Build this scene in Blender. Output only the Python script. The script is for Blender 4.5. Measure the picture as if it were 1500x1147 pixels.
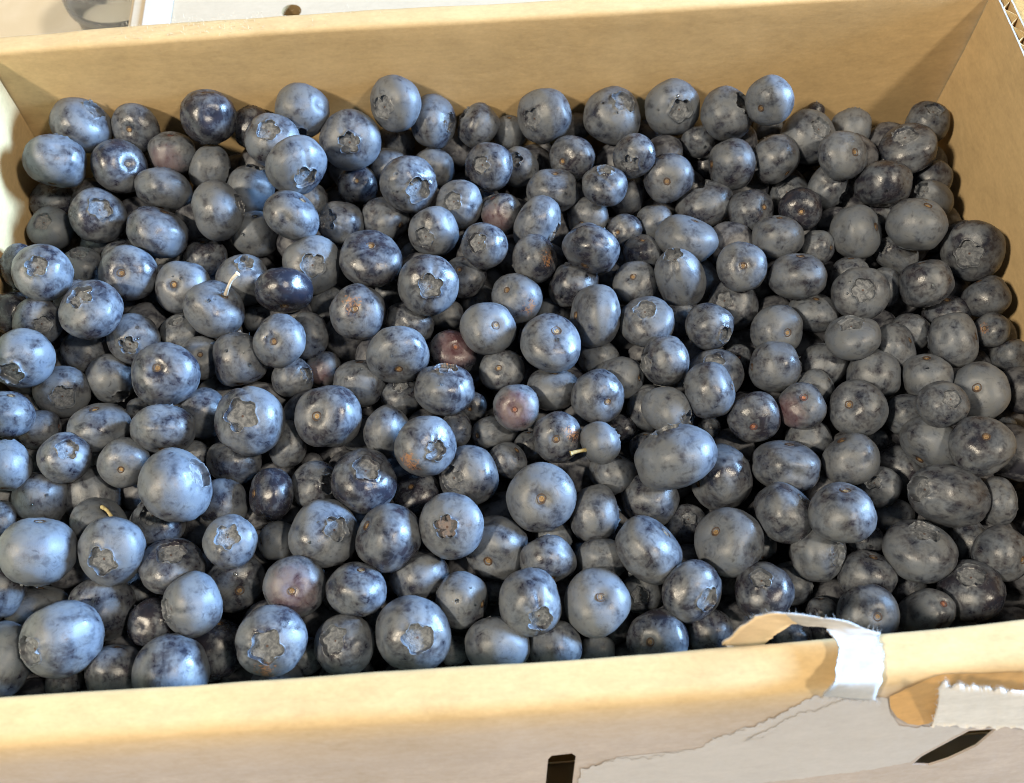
import bpy, bmesh, math, random
import numpy as np
from mathutils import Vector, Matrix, Quaternion, noise

# ------------------------------------------------------------------ clear
for o in list(bpy.data.objects):
    bpy.data.objects.remove(o, do_unlink=True)
scene = bpy.context.scene
COL = scene.collection
random.seed(11)

# ------------------------------------------------------------------ camera
F_PX, CX, CY = 1454.0, 735.0, 573.0            # focal length and principal point, in photo pixels (1500 x 1147)
CAM_R = np.array([[0.99793695, 0.05927769, -0.02465754],
                  [-0.06385649, 0.87668358, -0.47681049],
                  [-0.00664736, 0.47740135, 0.87866021]])
CAM_C = np.array([-0.00650959, -0.12587797, 0.2319663])
cam_data = bpy.data.cameras.new('camera')
cam = bpy.data.objects.new('camera', cam_data)
COL.objects.link(cam)
M4 = Matrix.Identity(4)
for i in range(3):
    for j in range(3):
        M4[i][j] = CAM_R[i, j]
    M4[i][3] = CAM_C[i]
cam.matrix_world = M4
cam_data.sensor_fit = 'HORIZONTAL'
cam_data.sensor_width = 36.0
cam_data.lens = 36.0 * F_PX / 1500.0
cam_data.shift_x = (750 - CX) / 1500.0
cam_data.shift_y = 0.0
cam_data.clip_start = 0.01
cam_data.clip_end = 50.0
cam_data.dof.use_dof = True
cam_data.dof.focus_distance = 0.258
cam_data.dof.aperture_fstop = 21.0
scene.camera = cam

# ------------------------------------------------------------------ world and lamps (indoors: two ceiling lamps and a window to the right)
world = bpy.data.worlds.new('World')
scene.world = world
world.use_nodes = True
bg = world.node_tree.nodes['Background']
bg.inputs['Color'].default_value = (0.80, 0.90, 1.0, 1)
bg.inputs['Strength'].default_value = 0.12

def area_lamp(name, direction, dist, power, color, shape, sx, sy, target=(0, 0.01, 0)):
    l = bpy.data.lights.new(name, 'AREA')
    l.shape = shape
    l.size = sx
    l.size_y = sy
    l.energy = power
    l.color = color
    o = bpy.data.objects.new(name, l)
    COL.objects.link(o)
    d = Vector(direction).normalized()
    o.location = Vector(target) + d * dist
    o.rotation_euler = d.to_track_quat('Z', 'Y').to_euler()
    return o

area_lamp('ceiling_lamp', (-0.58, -0.31, 0.75), 1.7, 31.0, (1.0, 0.865, 0.665), 'DISK', 0.15, 0.15)
area_lamp('ceiling_lamp', (0.48, -0.29, 0.83), 1.7, 20.0, (1.0, 0.87, 0.68), 'DISK', 0.15, 0.15)
area_lamp('window_light', (0.90, 0.14, 0.27), 1.5, 138.0, (0.37, 0.625, 1.0), 'RECTANGLE', 0.58, 0.40)

vs = scene.view_settings
vs.view_transform = 'Standard'
vs.look = 'None'
vs.exposure = 0.08
vs.gamma = 1.0
vs.use_curve_mapping = False
scene.cycles.use_denoising = True
scene.cycles.filter_width = 1.0
scene.cycles.max_bounces = 5
scene.cycles.use_light_tree = False

# ------------------------------------------------------------------ helpers: photo pixel -> point in the room
def ray(u, v):
    d = CAM_R @ np.array([u - CX, -(v - CY), -F_PX])
    return d / np.linalg.norm(d)
def at_plane(u, v, p0, n):
    d = ray(u, v)
    p0 = np.array(p0, float); n = np.array(n, float)
    return CAM_C + d * (((p0 - CAM_C) @ n) / (d @ n))
def atz(u, v, z):
    return at_plane(u, v, (0, 0, z), (0, 0, 1))
def aty(u, v, y):
    return at_plane(u, v, (0, y, 0), (0, 1, 0))

def mesh_obj(name, verts, faces, mat, parent=None, smooth=True):
    me = bpy.data.meshes.new(name)
    me.from_pydata([tuple(map(float, v)) for v in verts], [], faces)
    me.validate()
    me.update()
    if smooth:
        me.polygons.foreach_set('use_smooth', [True] * len(me.polygons))
    if mat:
        me.materials.append(mat)
    o = bpy.data.objects.new(name, me)
    COL.objects.link(o)
    if parent:
        o.parent = parent
    return o
def tag(o, label=None, cat=None, group=None, kind=None):
    if label: o['label'] = label
    if cat: o['category'] = cat
    if group: o['group'] = group
    if kind: o['kind'] = kind
    return o
def empty(name, loc=(0, 0, 0)):
    o = bpy.data.objects.new(name, None)
    o.empty_display_size = 0.01
    COL.objects.link(o)
    o.location = loc
    return o
def nz(*a):
    return noise.noise(Vector(a))

# ------------------------------------------------------------------ materials
class NT:
    def __init__(s, name):
        s.m = bpy.data.materials.new(name)
        s.m.use_nodes = True
        s.t = s.m.node_tree
        s.b = s.t.nodes['Principled BSDF']
    def n(s, typ, **kw):
        nd = s.t.nodes.new(typ)
        for k, v in kw.items():
            if k in nd.inputs.keys() if hasattr(nd.inputs, 'keys') else False:
                nd.inputs[k].default_value = v
            else:
                setattr(nd, k, v)
        return nd
    def l(s, a, b):
        s.t.links.new(a, b)
    def val(s, x, sock):
        if hasattr(x, 'links') or hasattr(x, 'is_linked'):
            s.l(x, sock)
        else:
            sock.default_value = x
    def math(s, op, a, b=0.5, c=0.0, clamp=False):
        nd = s.t.nodes.new('ShaderNodeMath'); nd.operation = op; nd.use_clamp = clamp
        s.val(a, nd.inputs[0]); s.val(b, nd.inputs[1])
        if op in ('MULTIPLY_ADD',): s.val(c, nd.inputs[2])
        return nd.outputs[0]
    def vmath(s, op, a, b):
        nd = s.t.nodes.new('ShaderNodeVectorMath'); nd.operation = op
        s.val(a, nd.inputs[0]); s.val(b, nd.inputs[1])
        return nd.outputs['Value'] if op in ('DOT_PRODUCT', 'LENGTH') else nd.outputs[0]
    def noise(s, vec, scale, detail=3, rough=0.55, dist=0.0):
        nd = s.t.nodes.new('ShaderNodeTexNoise')
        nd.inputs['Scale'].default_value = scale; nd.inputs['Detail'].default_value = detail
        nd.inputs['Roughness'].default_value = rough; nd.inputs['Distortion'].default_value = dist
        s.l(vec, nd.inputs['Vector'])
        return nd.outputs['Fac']
    def ramp(s, x, a, b, lo=0.0, hi=1.0, smooth=True):
        nd = s.t.nodes.new('ShaderNodeMapRange')
        nd.interpolation_type = 'SMOOTHSTEP' if smooth else 'LINEAR'
        s.l(x, nd.inputs['Value'])
        for k, v in (('From Min', a), ('From Max', b), ('To Min', lo), ('To Max', hi)):
            s.val(v, nd.inputs[k])
        return nd.outputs['Result']
    def mix(s, f, a, b):
        nd = s.t.nodes.new('ShaderNodeMix'); nd.data_type = 'RGBA'
        s.val(f, nd.inputs[0])
        for x, sock in ((a, nd.inputs[6]), (b, nd.inputs[7])):
            if isinstance(x, tuple): sock.default_value = (*x[:3], 1)
            else: s.l(x, sock)
        return nd.outputs[2]
    def attr(s, name, out='Fac'):
        nd = s.t.nodes.new('ShaderNodeAttribute'); nd.attribute_type = 'OBJECT'; nd.attribute_name = name
        return nd.outputs[out]
    def bump(s, h, strength, dist, normal=None):
        nd = s.t.nodes.new('ShaderNodeBump')
        nd.inputs['Strength'].default_value = strength; nd.inputs['Distance'].default_value = dist
        s.l(h, nd.inputs['Height'])
        if normal: s.l(normal, nd.inputs['Normal'])
        return nd.outputs['Normal']

def mat_skin():
    k = NT('blueberry_skin')
    tc = k.t.nodes.new('ShaderNodeTexCoord').outputs['Object']
    rnd = k.t.nodes.new('ShaderNodeObjectInfo').outputs['Random']
    off = k.t.nodes.new('ShaderNodeCombineXYZ')
    k.l(k.math('MULTIPLY', rnd, 37.0), off.inputs[0]); k.l(k.math('MULTIPLY', rnd, 91.0), off.inputs[1]); k.l(k.math('MULTIPLY', rnd, 57.0), off.inputs[2])
    v = k.vmath('ADD', tc, off.outputs[0])
    big = k.noise(v, 1.4, 2, 0.5, 0.6)
    med = k.noise(v, 3.6, 4, 0.6, 1.1)
    fine = k.noise(v, 12.0, 3, 0.65, 0.3)
    speck = k.noise(v, 34.0, 2, 0.5, 0.0)
    # meridian streaks: stretch along the berry axis
    mp = k.t.nodes.new('ShaderNodeMapping'); mp.inputs['Scale'].default_value = (4.5, 4.5, 1.2)
    k.l(v, mp.inputs['Vector'])
    streak = k.noise(mp.outputs[0], 1.3, 2, 0.6, 0.6)
    s1 = k.math('ADD', k.math('MULTIPLY', big, 0.85), k.math('MULTIPLY', med, 0.62))
    s2 = k.math('ADD', s1, k.math('MULTIPLY', fine, 0.20))
    s3 = k.math('ADD', s2, k.math('MULTIPLY', streak, 0.34))
    s4 = k.math('SUBTRACT', s3, 0.985)                                 # about 0, +-0.25
    bl = k.math('ADD', s4, k.math('MULTIPLY', k.math('SUBTRACT', k.attr('bloom'), 0.5), 0.55))
    bloom = k.ramp(bl, -0.25, 0.20)
    # rubbed spots: dark specks
    rub = k.ramp(med, 0.55, 0.76)
    bloom = k.math('MULTIPLY', bloom, k.math('SUBTRACT', 1.0, k.math('MULTIPLY', rub, 0.6)))
    hue = k.noise(v, 2.3, 2, 0.5, 0.2)
    skin = k.mix(k.ramp(hue, 0.35, 0.65), (0.013, 0.015, 0.025), (0.022, 0.020, 0.028))
    wax = k.mix(k.ramp(hue, 0.3, 0.7), (0.106, 0.122, 0.149), (0.124, 0.134, 0.147))
    col = k.mix(bloom, skin, wax)
    # unripe red cheek
    unit = k.t.nodes.new('ShaderNodeVectorMath'); unit.operation = 'NORMALIZE'; k.l(tc, unit.inputs[0])
    rd = k.vmath('DOT_PRODUCT', unit.outputs[0], k.attr('red_dir', 'Vector'))
    rm = k.math('MULTIPLY', k.ramp(k.math('ADD', rd, k.math('MULTIPLY', k.math('SUBTRACT', med, 0.5), 0.7)), 0.45, 1.0), k.attr('red'))
    col = k.mix(rm, col, (0.125, 0.050, 0.052))
    # corky tan scar
    cd = k.vmath('DOT_PRODUCT', unit.outputs[0], k.attr('cork_dir', 'Vector'))
    cn = k.math('ADD', cd, k.math('MULTIPLY', k.math('SUBTRACT', k.noise(v, 6.5, 4, 0.7, 1.4), 0.5), 0.55))
    cm = k.math('MULTIPLY', k.ramp(cn, 0.955, 1.03), k.attr('cork'))
    col = k.mix(cm, col, k.mix(fine, (0.20, 0.085, 0.035), (0.36, 0.20, 0.105)))
    k.l(col, k.b.inputs['Base Color'])
    ro = k.ramp(bloom, 0.0, 1.0, 0.25, 0.47, smooth=False)
    k.l(ro, k.b.inputs['Roughness'])
    k.l(k.ramp(bloom, 0.0, 1.0, 0.5, 0.42, smooth=False), k.b.inputs['Specular IOR Level'])
    hgt = speck
    k.l(k.bump(hgt, 0.12, 0.0004), k.b.inputs['Normal'])
    return k.m

def mat_calyx():
    k = NT('calyx')
    tc = k.t.nodes.new('ShaderNodeTexCoord').outputs['Object']
    rnd = k.t.nodes.new('ShaderNodeObjectInfo').outputs['Random']
    off = k.t.nodes.new('ShaderNodeCombineXYZ')
    k.l(k.math('MULTIPLY', rnd, 71.0), off.inputs[0]); k.l(k.math('MULTIPLY', rnd, 23.0), off.inputs[1])
    v = k.vmath('ADD', tc, off.outputs[0])
    a = k.noise(v, 7.0, 4, 0.6, 0.5); b = k.noise(v, 22.0, 4, 0.7)
    col = k.mix(k.ramp(a, 0.33, 0.68), (0.075, 0.083, 0.098), (0.205, 0.217, 0.235))
    col = k.mix(k.math('MULTIPLY', k.ramp(b, 0.6, 0.75), 0.45), col, (0.10, 0.085, 0.08))
    col = k.mix(k.math('MULTIPLY', k.ramp(a, 0.25, 0.75), k.attr('brown')), col, (0.17, 0.105, 0.08))
    flat = k.t.nodes.new('ShaderNodeVectorMath'); flat.operation = 'MULTIPLY'; flat.inputs[1].default_value = (1, 1, 0)
    k.l(tc, flat.inputs[0])
    r = k.vmath('LENGTH', flat.outputs[0], (0, 0, 0))
    dot = k.ramp(k.math('ADD', r, k.math('MULTIPLY', b, 0.02)), 0.03, 0.06, 1.0, 0.0)
    col = k.mix(dot, col, (0.075, 0.042, 0.032))
    k.l(col, k.b.inputs['Base Color'])
    k.b.inputs['Roughness'].default_value = 0.72
    k.l(k.bump(b, 0.5, 0.0008), k.b.inputs['Normal'])
    return k.m

def mat_simple(name, c1, c2, scale, rough, bump=0.3, bdist=0.0005, lo=0.35, hi=0.65):
    k = NT(name)
    tc = k.t.nodes.new('ShaderNodeTexCoord').outputs['Object']
    a = k.noise(tc, scale, 4, 0.65, 0.3)
    k.l(k.mix(k.ramp(a, lo, hi), c1, c2), k.b.inputs['Base Color'])
    k.b.inputs['Roughness'].default_value = rough
    k.l(k.bump(a, bump, bdist), k.b.inputs['Normal'])
    return k.m

def mat_kraft(name, base, axis='X', var=0.10, fibre=1.0, base2=None):
    k = NT(name)
    tc = k.t.nodes.new('ShaderNodeTexCoord').outputs['Object']
    mp = k.t.nodes.new('ShaderNodeMapping')
    mp.inputs['Scale'].default_value = (1, 2.6, 2.6) if axis == 'X' else (2.6, 1, 2.6)
    k.l(tc, mp.inputs['Vector'])
    fib = k.noise(mp.outputs[0], 330.0, 4, 0.7, 0.2)
    fib2 = k.noise(mp.outputs[0], 95.0, 3, 0.6, 0.6)
    blot = k.noise(tc, 38.0, 4, 0.6, 0.4)
    fleck = k.noise(tc, 900.0, 2, 0.5)
    x = k.math('ADD', k.math('MULTIPLY', k.math('SUBTRACT', fib, 0.5), 0.55 * fibre), k.math('MULTIPLY', k.math('SUBTRACT', fib2, 0.5), 0.5))
    x = k.math('ADD', x, k.math('MULTIPLY', k.math('SUBTRACT', blot, 0.5), 0.55))
    x = k.math('ADD', x, k.math('MULTIPLY', k.math('SUBTRACT', fleck, 0.5), 0.25))
    dark = tuple(c * (1 - 2.2 * var) for c in base); light = tuple(min(1, c * (1 + 1.6 * var)) for c in base)
    col = k.mix(k.ramp(x, -0.3, 0.3, smooth=False), dark, light)
    if base2:
        at = k.t.nodes.new('ShaderNodeAttribute'); at.attribute_name = 'outer_mix'
        dark = tuple(c * (1 - 2.2 * var) for c in base2); light = tuple(min(1, c * (1 + 1.6 * var)) for c in base2)
        f = k.math('ADD', at.outputs['Fac'], k.math('MULTIPLY', x, 0.5), clamp=True)
        f = k.math('MULTIPLY', f, k.math('MULTIPLY', at.outputs['Fac'], 3.0, clamp=True))
        col = k.mix(f, col, k.mix(k.ramp(x, -0.3, 0.3, smooth=False), dark, light))
    k.l(col, k.b.inputs['Base Color'])
    k.b.inputs['Roughness'].default_value = 0.82
    k.b.inputs['Specular IOR Level'].default_value = 0.3
    n1 = k.bump(fib, 0.18, 0.0002)
    k.l(k.bump(fib2, 0.12, 0.0004, n1), k.b.inputs['Normal'])
    return k.m

SKIN = mat_skin()
CALYX = mat_calyx()
def mat_scar(name, ring, core, core2):
    k = NT(name)
    tc = k.t.nodes.new('ShaderNodeTexCoord').outputs['Object']
    flat = k.t.nodes.new('ShaderNodeVectorMath'); flat.operation = 'MULTIPLY'; flat.inputs[1].default_value = (1, 1, 0)
    k.l(tc, flat.inputs[0])
    r = k.vmath('LENGTH', flat.outputs[0], (0, 0, 0))
    rnd = k.t.nodes.new('ShaderNodeObjectInfo').outputs['Random']
    a = k.noise(tc, 26.0, 3, 0.65, 0.3)
    c = k.mix(k.ramp(a, 0.35, 0.65), core, core2)
    c = k.mix(k.math('MULTIPLY', rnd, 0.6), c, ring)
    col = k.mix(k.ramp(k.math('ADD', r, k.math('MULTIPLY', a, 0.03)), 0.075, 0.115), c, ring)
    k.l(col, k.b.inputs['Base Color'])
    k.b.inputs['Roughness'].default_value = 0.55
    k.l(k.bump(a, 0.4, 0.0005), k.b.inputs['Normal'])
    return k.m
SCAR = mat_scar('stem_scar', (0.050, 0.028, 0.016), (0.19, 0.10, 0.04), (0.42, 0.29, 0.13))
SCAR_RED = mat_scar('red_stem_scar', (0.07, 0.025, 0.02), (0.28, 0.09, 0.05), (0.40, 0.19, 0.10))
STEM = mat_simple('stem_skin', (0.52, 0.44, 0.34), (0.66, 0.62, 0.56), 500.0, 0.6, 0.3, 0.0003)
STEM_G = mat_simple('green_stem_skin', (0.26, 0.20, 0.075), (0.46, 0.39, 0.20), 500.0, 0.55, 0.3, 0.0003)
KRAFT = mat_kraft('kraft_board', (0.54, 0.385, 0.195), 'X', 0.095)
KRAFT_FRONT = mat_kraft('kraft_front', (0.53, 0.38, 0.195), 'X', 0.095, 1.0, (0.36, 0.312, 0.282))
KRAFT_Y = mat_kraft('kraft_board_side', (0.53, 0.38, 0.195), 'Y', 0.095)
KRAFT_RIM = mat_kraft('kraft_fluff', (0.66, 0.52, 0.34), 'X', 0.08)
KRAFT_IN = mat_kraft('kraft_inner_ply', (0.47, 0.27, 0.095), 'X', 0.12)
PAPER = mat_kraft('torn_white_ply', (0.395, 0.375, 0.365), 'X', 0.05)
PAPER_F = mat_kraft('torn_flap_paper', (0.56, 0.54, 0.515), 'X', 0.10)
PAPER_W = mat_kraft('peeled_white_paper', (0.40, 0.395, 0.39), 'X', 0.12)
# ------------------------------------------------------------------ the carton
H = 0.0366                     # rim height above the top of the heap
X_L, X_R = -0.1375, 0.1475     # inner faces of the side walls
Y_B, Y_F = 0.0993, -0.0797     # inner faces of the back and front walls
Z_FLOOR = -0.058
BOARD = 0.0009

carton = empty('cardboard_carton', (0, 0, Z_FLOOR))
tag(carton, 'open kraft cardboard carton filled with loose blueberries, its front rim torn', 'carton')
def to_carton(o):
    o.parent = carton
    o.matrix_parent_inverse = Matrix.Translation(Vector((0, 0, -Z_FLOOR)))
    return o

def sheet_wall(name, prof, us, place, mat, thick, wob=0.0003):
    """prof: list of (d, z) on the visible side; the board has thickness towards the hollow inside; us: stations along the wall"""
    n = len(prof)
    P = np.array(prof)
    T = np.zeros_like(P)
    T[1:-1] = P[2:] - P[:-2]; T[0] = P[1] - P[0]; T[-1] = P[-1] - P[-2]
    T /= np.linalg.norm(T, axis=1)[:, None]
    Nn = np.stack([T[:, 1], -T[:, 0]], 1)                 # to the right of travel
    V, Fc = [], []
    for side in (0, 1):
        for i, u in enumerate(us):
            for j in range(n):
                w = wob * (nz(u * 28, P[j, 1] * 40, 3.1 + side * 0) + 0.5 * nz(u * 90, P[j, 1] * 90, 9.7))
                q = P[j] + Nn[j] * (w + (thick if side else 0.0))
                V.append(place(u, q[0], q[1]))
    m = len(us); off = m * n
    for i in range(m - 1):
        for j in range(n - 1):
            a, b, c, d = i * n + j, i * n + j + 1, (i + 1) * n + j + 1, (i + 1) * n + j
            Fc.append((a, d, c, b)); Fc.append((off + a, off + b, off + c, off + d))
    for i in range(m - 1):
        for j in (0, n - 1):
            a, d = i * n + j, (i + 1) * n + j
            Fc.append((a, off + a, off + d, d) if j == 0 else (a, d, off + d, off + a))
    for j in range(n - 1):
        for i in (0, m - 1):
            a, b = i * n + j, i * n + j + 1
            Fc.append((a, b, off + b, off + a) if i == 0 else (a, off + a, off + b, b))
    o = mesh_obj(name, V, Fc, mat)
    bm = bmesh.new(); bm.from_mesh(o.data)
    bmesh.ops.recalc_face_normals(bm, faces=bm.faces)
    bm.to_mesh(o.data); bm.free()
    return o

def arc(c, r, a0, a1, n):
    return [(c[0] + r * math.cos(math.radians(a0 + (a1 - a0) * k / n)), c[1] + r * math.sin(math.radians(a0 + (a1 - a0) * k / n))) for k in range(n + 1)]

SLOPE = 70.0       # the outer panel of the hollow front wall leans out this many degrees below the horizontal
RIM_W = 0.0098
def wall_profile(rim_w, ri, ro, outer_deg, outer_len, z0):
    pr = [(0.0, z0), (0.0, z0 + 0.02), (0.0, -0.03), (0.0, 0.0), (0.0, 0.015), (0.0, 0.025), (0.0, H - ri - 0.004)]
    pr += arc((ri, H - ri), ri, 180, 90, 5)
    pr += [(ri + (rim_w - ri - ro) * t, H) for t in (0.33, 0.66)]
    a_end = 90 - outer_deg
    arc2 = arc((rim_w - ro, H - ro), ro, 90, a_end, 8)
    pr += arc2
    e = arc2[-1]; dx, dz = math.cos(math.radians(outer_deg)), -math.sin(math.radians(outer_deg))
    pr += [(e[0] + dx * outer_len * t, e[1] + dz * outer_len * t) for t in (0.06, 0.15, 0.3, 0.45, 0.6, 0.75, 0.9, 1.0)]
    return pr, e
us = list(np.linspace(-0.156, 0.166, 90))
fp, f_edge = wall_profile(RIM_W, 0.0013, 0.0034, SLOPE, 0.098, Z_FLOOR)
def bow_front(u):
    return 0.0018 * max(0, u / 0.095) ** 2 - 0.0003
def place_front(u, d, z):
    return (u, Y_F + bow_front(u) - d, z)
bp, b_edge = wall_profile(RIM_W * 0.82, 0.0016, 0.0030, 88, 0.09, Z_FLOOR)
def bow_back(u):
    return -0.0018 * max(0, -u / 0.13) ** 2 + 0.0012 * max(0, u / 0.13) ** 2
def place_back(u, d, z):
    return (u, Y_B + bow_back(u) + d, z - 0.0012 * max(0, -u / 0.13) ** 2 * (z > 0) + 0.001 * max(0, u / 0.13) * (z > 0))

front = to_carton(sheet_wall('front_wall', fp, us, place_front, KRAFT_FRONT, 0.0005))
def outer_mix(v):
    d = Y_F + bow_front(v.x) - v.y - f_edge[0]
    s_ = min(max((d + 0.0016) / 0.0052, 0), 1)
    return s_ * s_ * (3 - 2 * s_)
back = to_carton(sheet_wall('back_wall', bp, us, place_back, KRAFT, BOARD))

# plane of the leaning front panel
SN = np.array([0, -math.sin(math.radians(SLOPE)), math.cos(math.radians(SLOPE))])   # outward normal
SP = np.array([0, Y_F - f_edge[0], f_edge[1]])
SD = np.array([0, -math.cos(math.radians(SLOPE)), -math.sin(math.radians(SLOPE))])   # down the panel
def on_front(u, v, lift=0.0):
    p = at_plane(u, v, SP + SN * lift, SN)
    for _ in range(3):
        q = SP + np.array([0, bow_front(p[0]), 0]) + SN * lift
        p = at_plane(u, v, q, SN)
    return p

def cut(target, poly_px, depth=0.004):
    pts = [on_front(*p) for p in poly_px]
    n = len(pts)
    V = [p + SN * 0.003 for p in pts] + [p - SN * depth for p in pts]
    Fc = [tuple(range(n)), tuple(reversed(range(n, 2 * n)))] + [(i, i + n, (i + 1) % n + n, (i + 1) % n) for i in range(n)]
    c = mesh_obj('cutter', V, Fc, None, smooth=False)
    bm = bmesh.new(); bm.from_mesh(c.data); bmesh.ops.recalc_face_normals(bm, faces=bm.faces); bm.to_mesh(c.data); bm.free()
    md = target.modifiers.new('cut', 'BOOLEAN'); md.object = c; md.operation = 'DIFFERENCE'; md.solver = 'EXACT'
    bpy.context.view_layer.update()
    dg = bpy.context.evaluated_depsgraph_get()
    me = bpy.data.meshes.new_from_object(target.evaluated_get(dg))
    target.modifiers.remove(md)
    target.data = me
    bpy.data.objects.remove(c, do_unlink=True)
cut(front, [(803, 1112), (808, 1107), (838, 1104), (844, 1108), (836, 1170), (797, 1170)])
cut(front, [(1336, 1120), (1350, 1108), (1420, 1070), (1460, 1067), (1430, 1093), (1390, 1112), (1362, 1121)])

for p in front.data.polygons:
    if p.area > 2e-5 or abs(p.normal.z) < 0.45 and p.normal.y < -0.8: p.use_smooth = False
at = front.data.attributes.new('outer_mix', 'FLOAT', 'POINT')
at.data.foreach_set('value', [outer_mix(v.co) for v in front.data.vertices])
for xe in (us[0] - 0.0004, us[-1] + 0.0004):  # unseen end caps, added to keep window light out of the hollow wall
    yo = Y_F + bow_front(xe)
    to_carton(mesh_obj('light_block_cap', [(xe, yo, Z_FLOOR), (xe, yo - f_edge[0] - 0.032, Z_FLOOR), (xe, yo - f_edge[0], f_edge[1]), (xe, yo - 0.004, H - 0.0005), (xe, yo, H - 0.002)], [(0, 1, 2, 3, 4)], KRAFT, smooth=False))
# corrugated side walls: two liners with a fluted sheet between them
def side_wall(name, x0, sgn, top):
    t = to_carton(empty('side'))
    t.name = name
    th = 0.0042
    ys = np.linspace(Y_F + 0.0012, Y_B - 0.0004 , 150)
    def liner(nm, xa, xb, m, topz):
        zs = [Z_FLOOR, -0.02, 0.0, 0.015, 0.03, topz]
        V, Fc = [], []
        for xx in (xa, xb):
            for y in ys:
                for z in zs:
                    w = 0.0004 * nz(y * 30, z * 40, 5.0)
                    zz = z + (0.00022 * nz(y * 900, 1, 2) if z == topz else 0)
                    yy = y + (bow_back(x0) if y > Y_B - 0.01 else 0)
                    V.append((xx + w, yy, zz))
        n, mm = len(zs), len(ys); off = n * mm
        for i in range(mm - 1):
            for j in range(n - 1):
                a, b, c, d = i * n + j, i * n + j + 1, (i + 1) * n + j + 1, (i + 1) * n + j
                Fc += [(a, b, c, d), (off + a, off + d, off + c, off + b)]
            a, d = i * n + n - 1, (i + 1) * n + n - 1
            Fc.append((a, off + a, off + d, d))
        o = mesh_obj(nm, V, Fc, m, t, smooth=False)
        o.data.materials.append(PAPER_W)
        for p in o.data.polygons:
            if abs(p.normal.z) > 0.8: p.material_index = 1  # top edges paler than the board: overexposed brightness put into the colour
        return o
    liner('liner', x0, x0 + sgn * 0.0005, KRAFT_Y, top)
    liner('liner', x0 + sgn * (th - 0.0005), x0 + sgn * th, KRAFT_Y, top - 0.0003)
    V, Fc = [], []
    yy = np.linspace(Y_F + 0.0016, Y_B - 0.0016, 360)
    for k in (0, 1):
        for y in yy:
            x = x0 + sgn * (th / 2 + (th / 2 - 0.0008) * math.sin(y / 0.0068 * 2 * math.pi)) + k * 0.00028
            for z in (top - 0.03, top - 0.0006):
                V.append((x, y, z + 0.0003 * nz(y * 700, 4, k)))
    off = 2 * len(yy)
    for i in range(len(yy) - 1):
        a = 2 * i
        Fc += [(a, a + 1, a + 3, a + 2), (off + a, off + a + 2, off + a + 3, off + a + 1), (a + 1, off + a + 1, off + a + 3, a + 3)]
    mesh_obj('flute', V, Fc, KRAFT_Y, t, smooth=False)
    return t
side_wall('left_wall', X_L, -1, H - 0.0010)
side_wall('right_wall', X_R, 1, H + 0.0004)
V = [(X_L - 0.004, Y_F - 0.006, Z_FLOOR), (X_R + 0.004, Y_F - 0.006, Z_FLOOR), (X_R + 0.004, Y_B + 0.006, Z_FLOOR), (X_L - 0.004, Y_B + 0.006, Z_FLOOR)]
V += [(x, y, z - 0.004) for x, y, z in V]
to_carton(mesh_obj('base', V, [(0, 1, 2, 3), (7, 6, 5, 4), (0, 4, 5, 1), (1, 5, 6, 2), (2, 6, 7, 3), (3, 7, 4, 0)], KRAFT, smooth=False))

# ---- torn plies on the front panel
def ragged(pts, step, amp, seed, close=True):
    """resample a pixel polyline and roughen it; points flagged with a third value 0 stay clean"""
    out = []
    n = len(pts)
    for i in range(n if close else n - 1):
        a, b = pts[i], pts[(i + 1) % n]
        L = math.hypot(b[0] - a[0], b[1] - a[1]); k = max(1, int(L / step))
        rough = a[2] if len(a) > 2 else 1
        for q in range(k):
            t = q / k
            x, y = a[0] + (b[0] - a[0]) * t, a[1] + (b[1] - a[1]) * t
            w = amp * rough * (nz(x * 0.09, y * 0.09, seed) * 1.6 + nz(x * 0.45, y * 0.45, seed + 5) * 0.8)
            out.append((x + w * 0.5, y + w))
    if not close: out.append(pts[-1][:2])
    return out
def ply(name, px, lift, mat, thick=0.0005, seed=1, step=4, amp=3.0, curl=None):
    ring = ragged(px, step, amp, seed)
    n = len(ring)
    bm = bmesh.new()
    top = [bm.verts.new(on_front(x, y, lift + thick + (curl(x, y) if curl else 0))) for x, y in ring]
    bot = [bm.verts.new(on_front(x, y, lift + (curl(x, y) * 0.9 if curl else 0))) for x, y in ring]
    bm.faces.new(top); bm.faces.new(list(reversed(bot)))
    for i in range(n):
        j = (i + 1) % n
        bm.faces.new((top[i], bot[i], bot[j], top[j]))
    bmesh.ops.triangulate(bm, faces=[f for f in bm.faces if len(f.verts) > 4])
    bmesh.ops.recalc_face_normals(bm, faces=bm.faces)
    me = bpy.data.meshes.new(name); bm.to_mesh(me); bm.free()
    me.materials.append(mat)
    o = bpy.data.objects.new(name, me); COL.objects.link(o)
    to_carton(o)
    return o
ply('torn_ply', [(850, 1127), (905, 1112), (968, 1107), (1010, 1098), (1060, 1078), (1110, 1062), (1150, 1042), (1186, 1021), (1222, 1016), (1290, 1020), (1300, 1022), (1304, 1045), (1318, 1062, .3), (1345, 1066), (1368, 1062), (1385, 1052), (1500, 1054, 0), (1500, 1062, 0), (1462, 1063, .2), (1418, 1067, .2), (1348, 1105, .2), (1333, 1116, .2), (1270, 1128, .3), (1120, 1146, .3), (1000, 1190, 0), (835, 1190, 0), (846, 1150)], 0.00005, PAPER, 0.00012, 2, 2.5, 3.4)
ply('torn_edge', [(1150, 1056), (1178, 1044), (1240, 1025), (1262, 1022), (1250, 1040), (1215, 1052), (1170, 1063), (1090, 1086, .4)], 0.0002, PAPER, 0.00012, 4, 2.5, 4.0)
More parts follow.
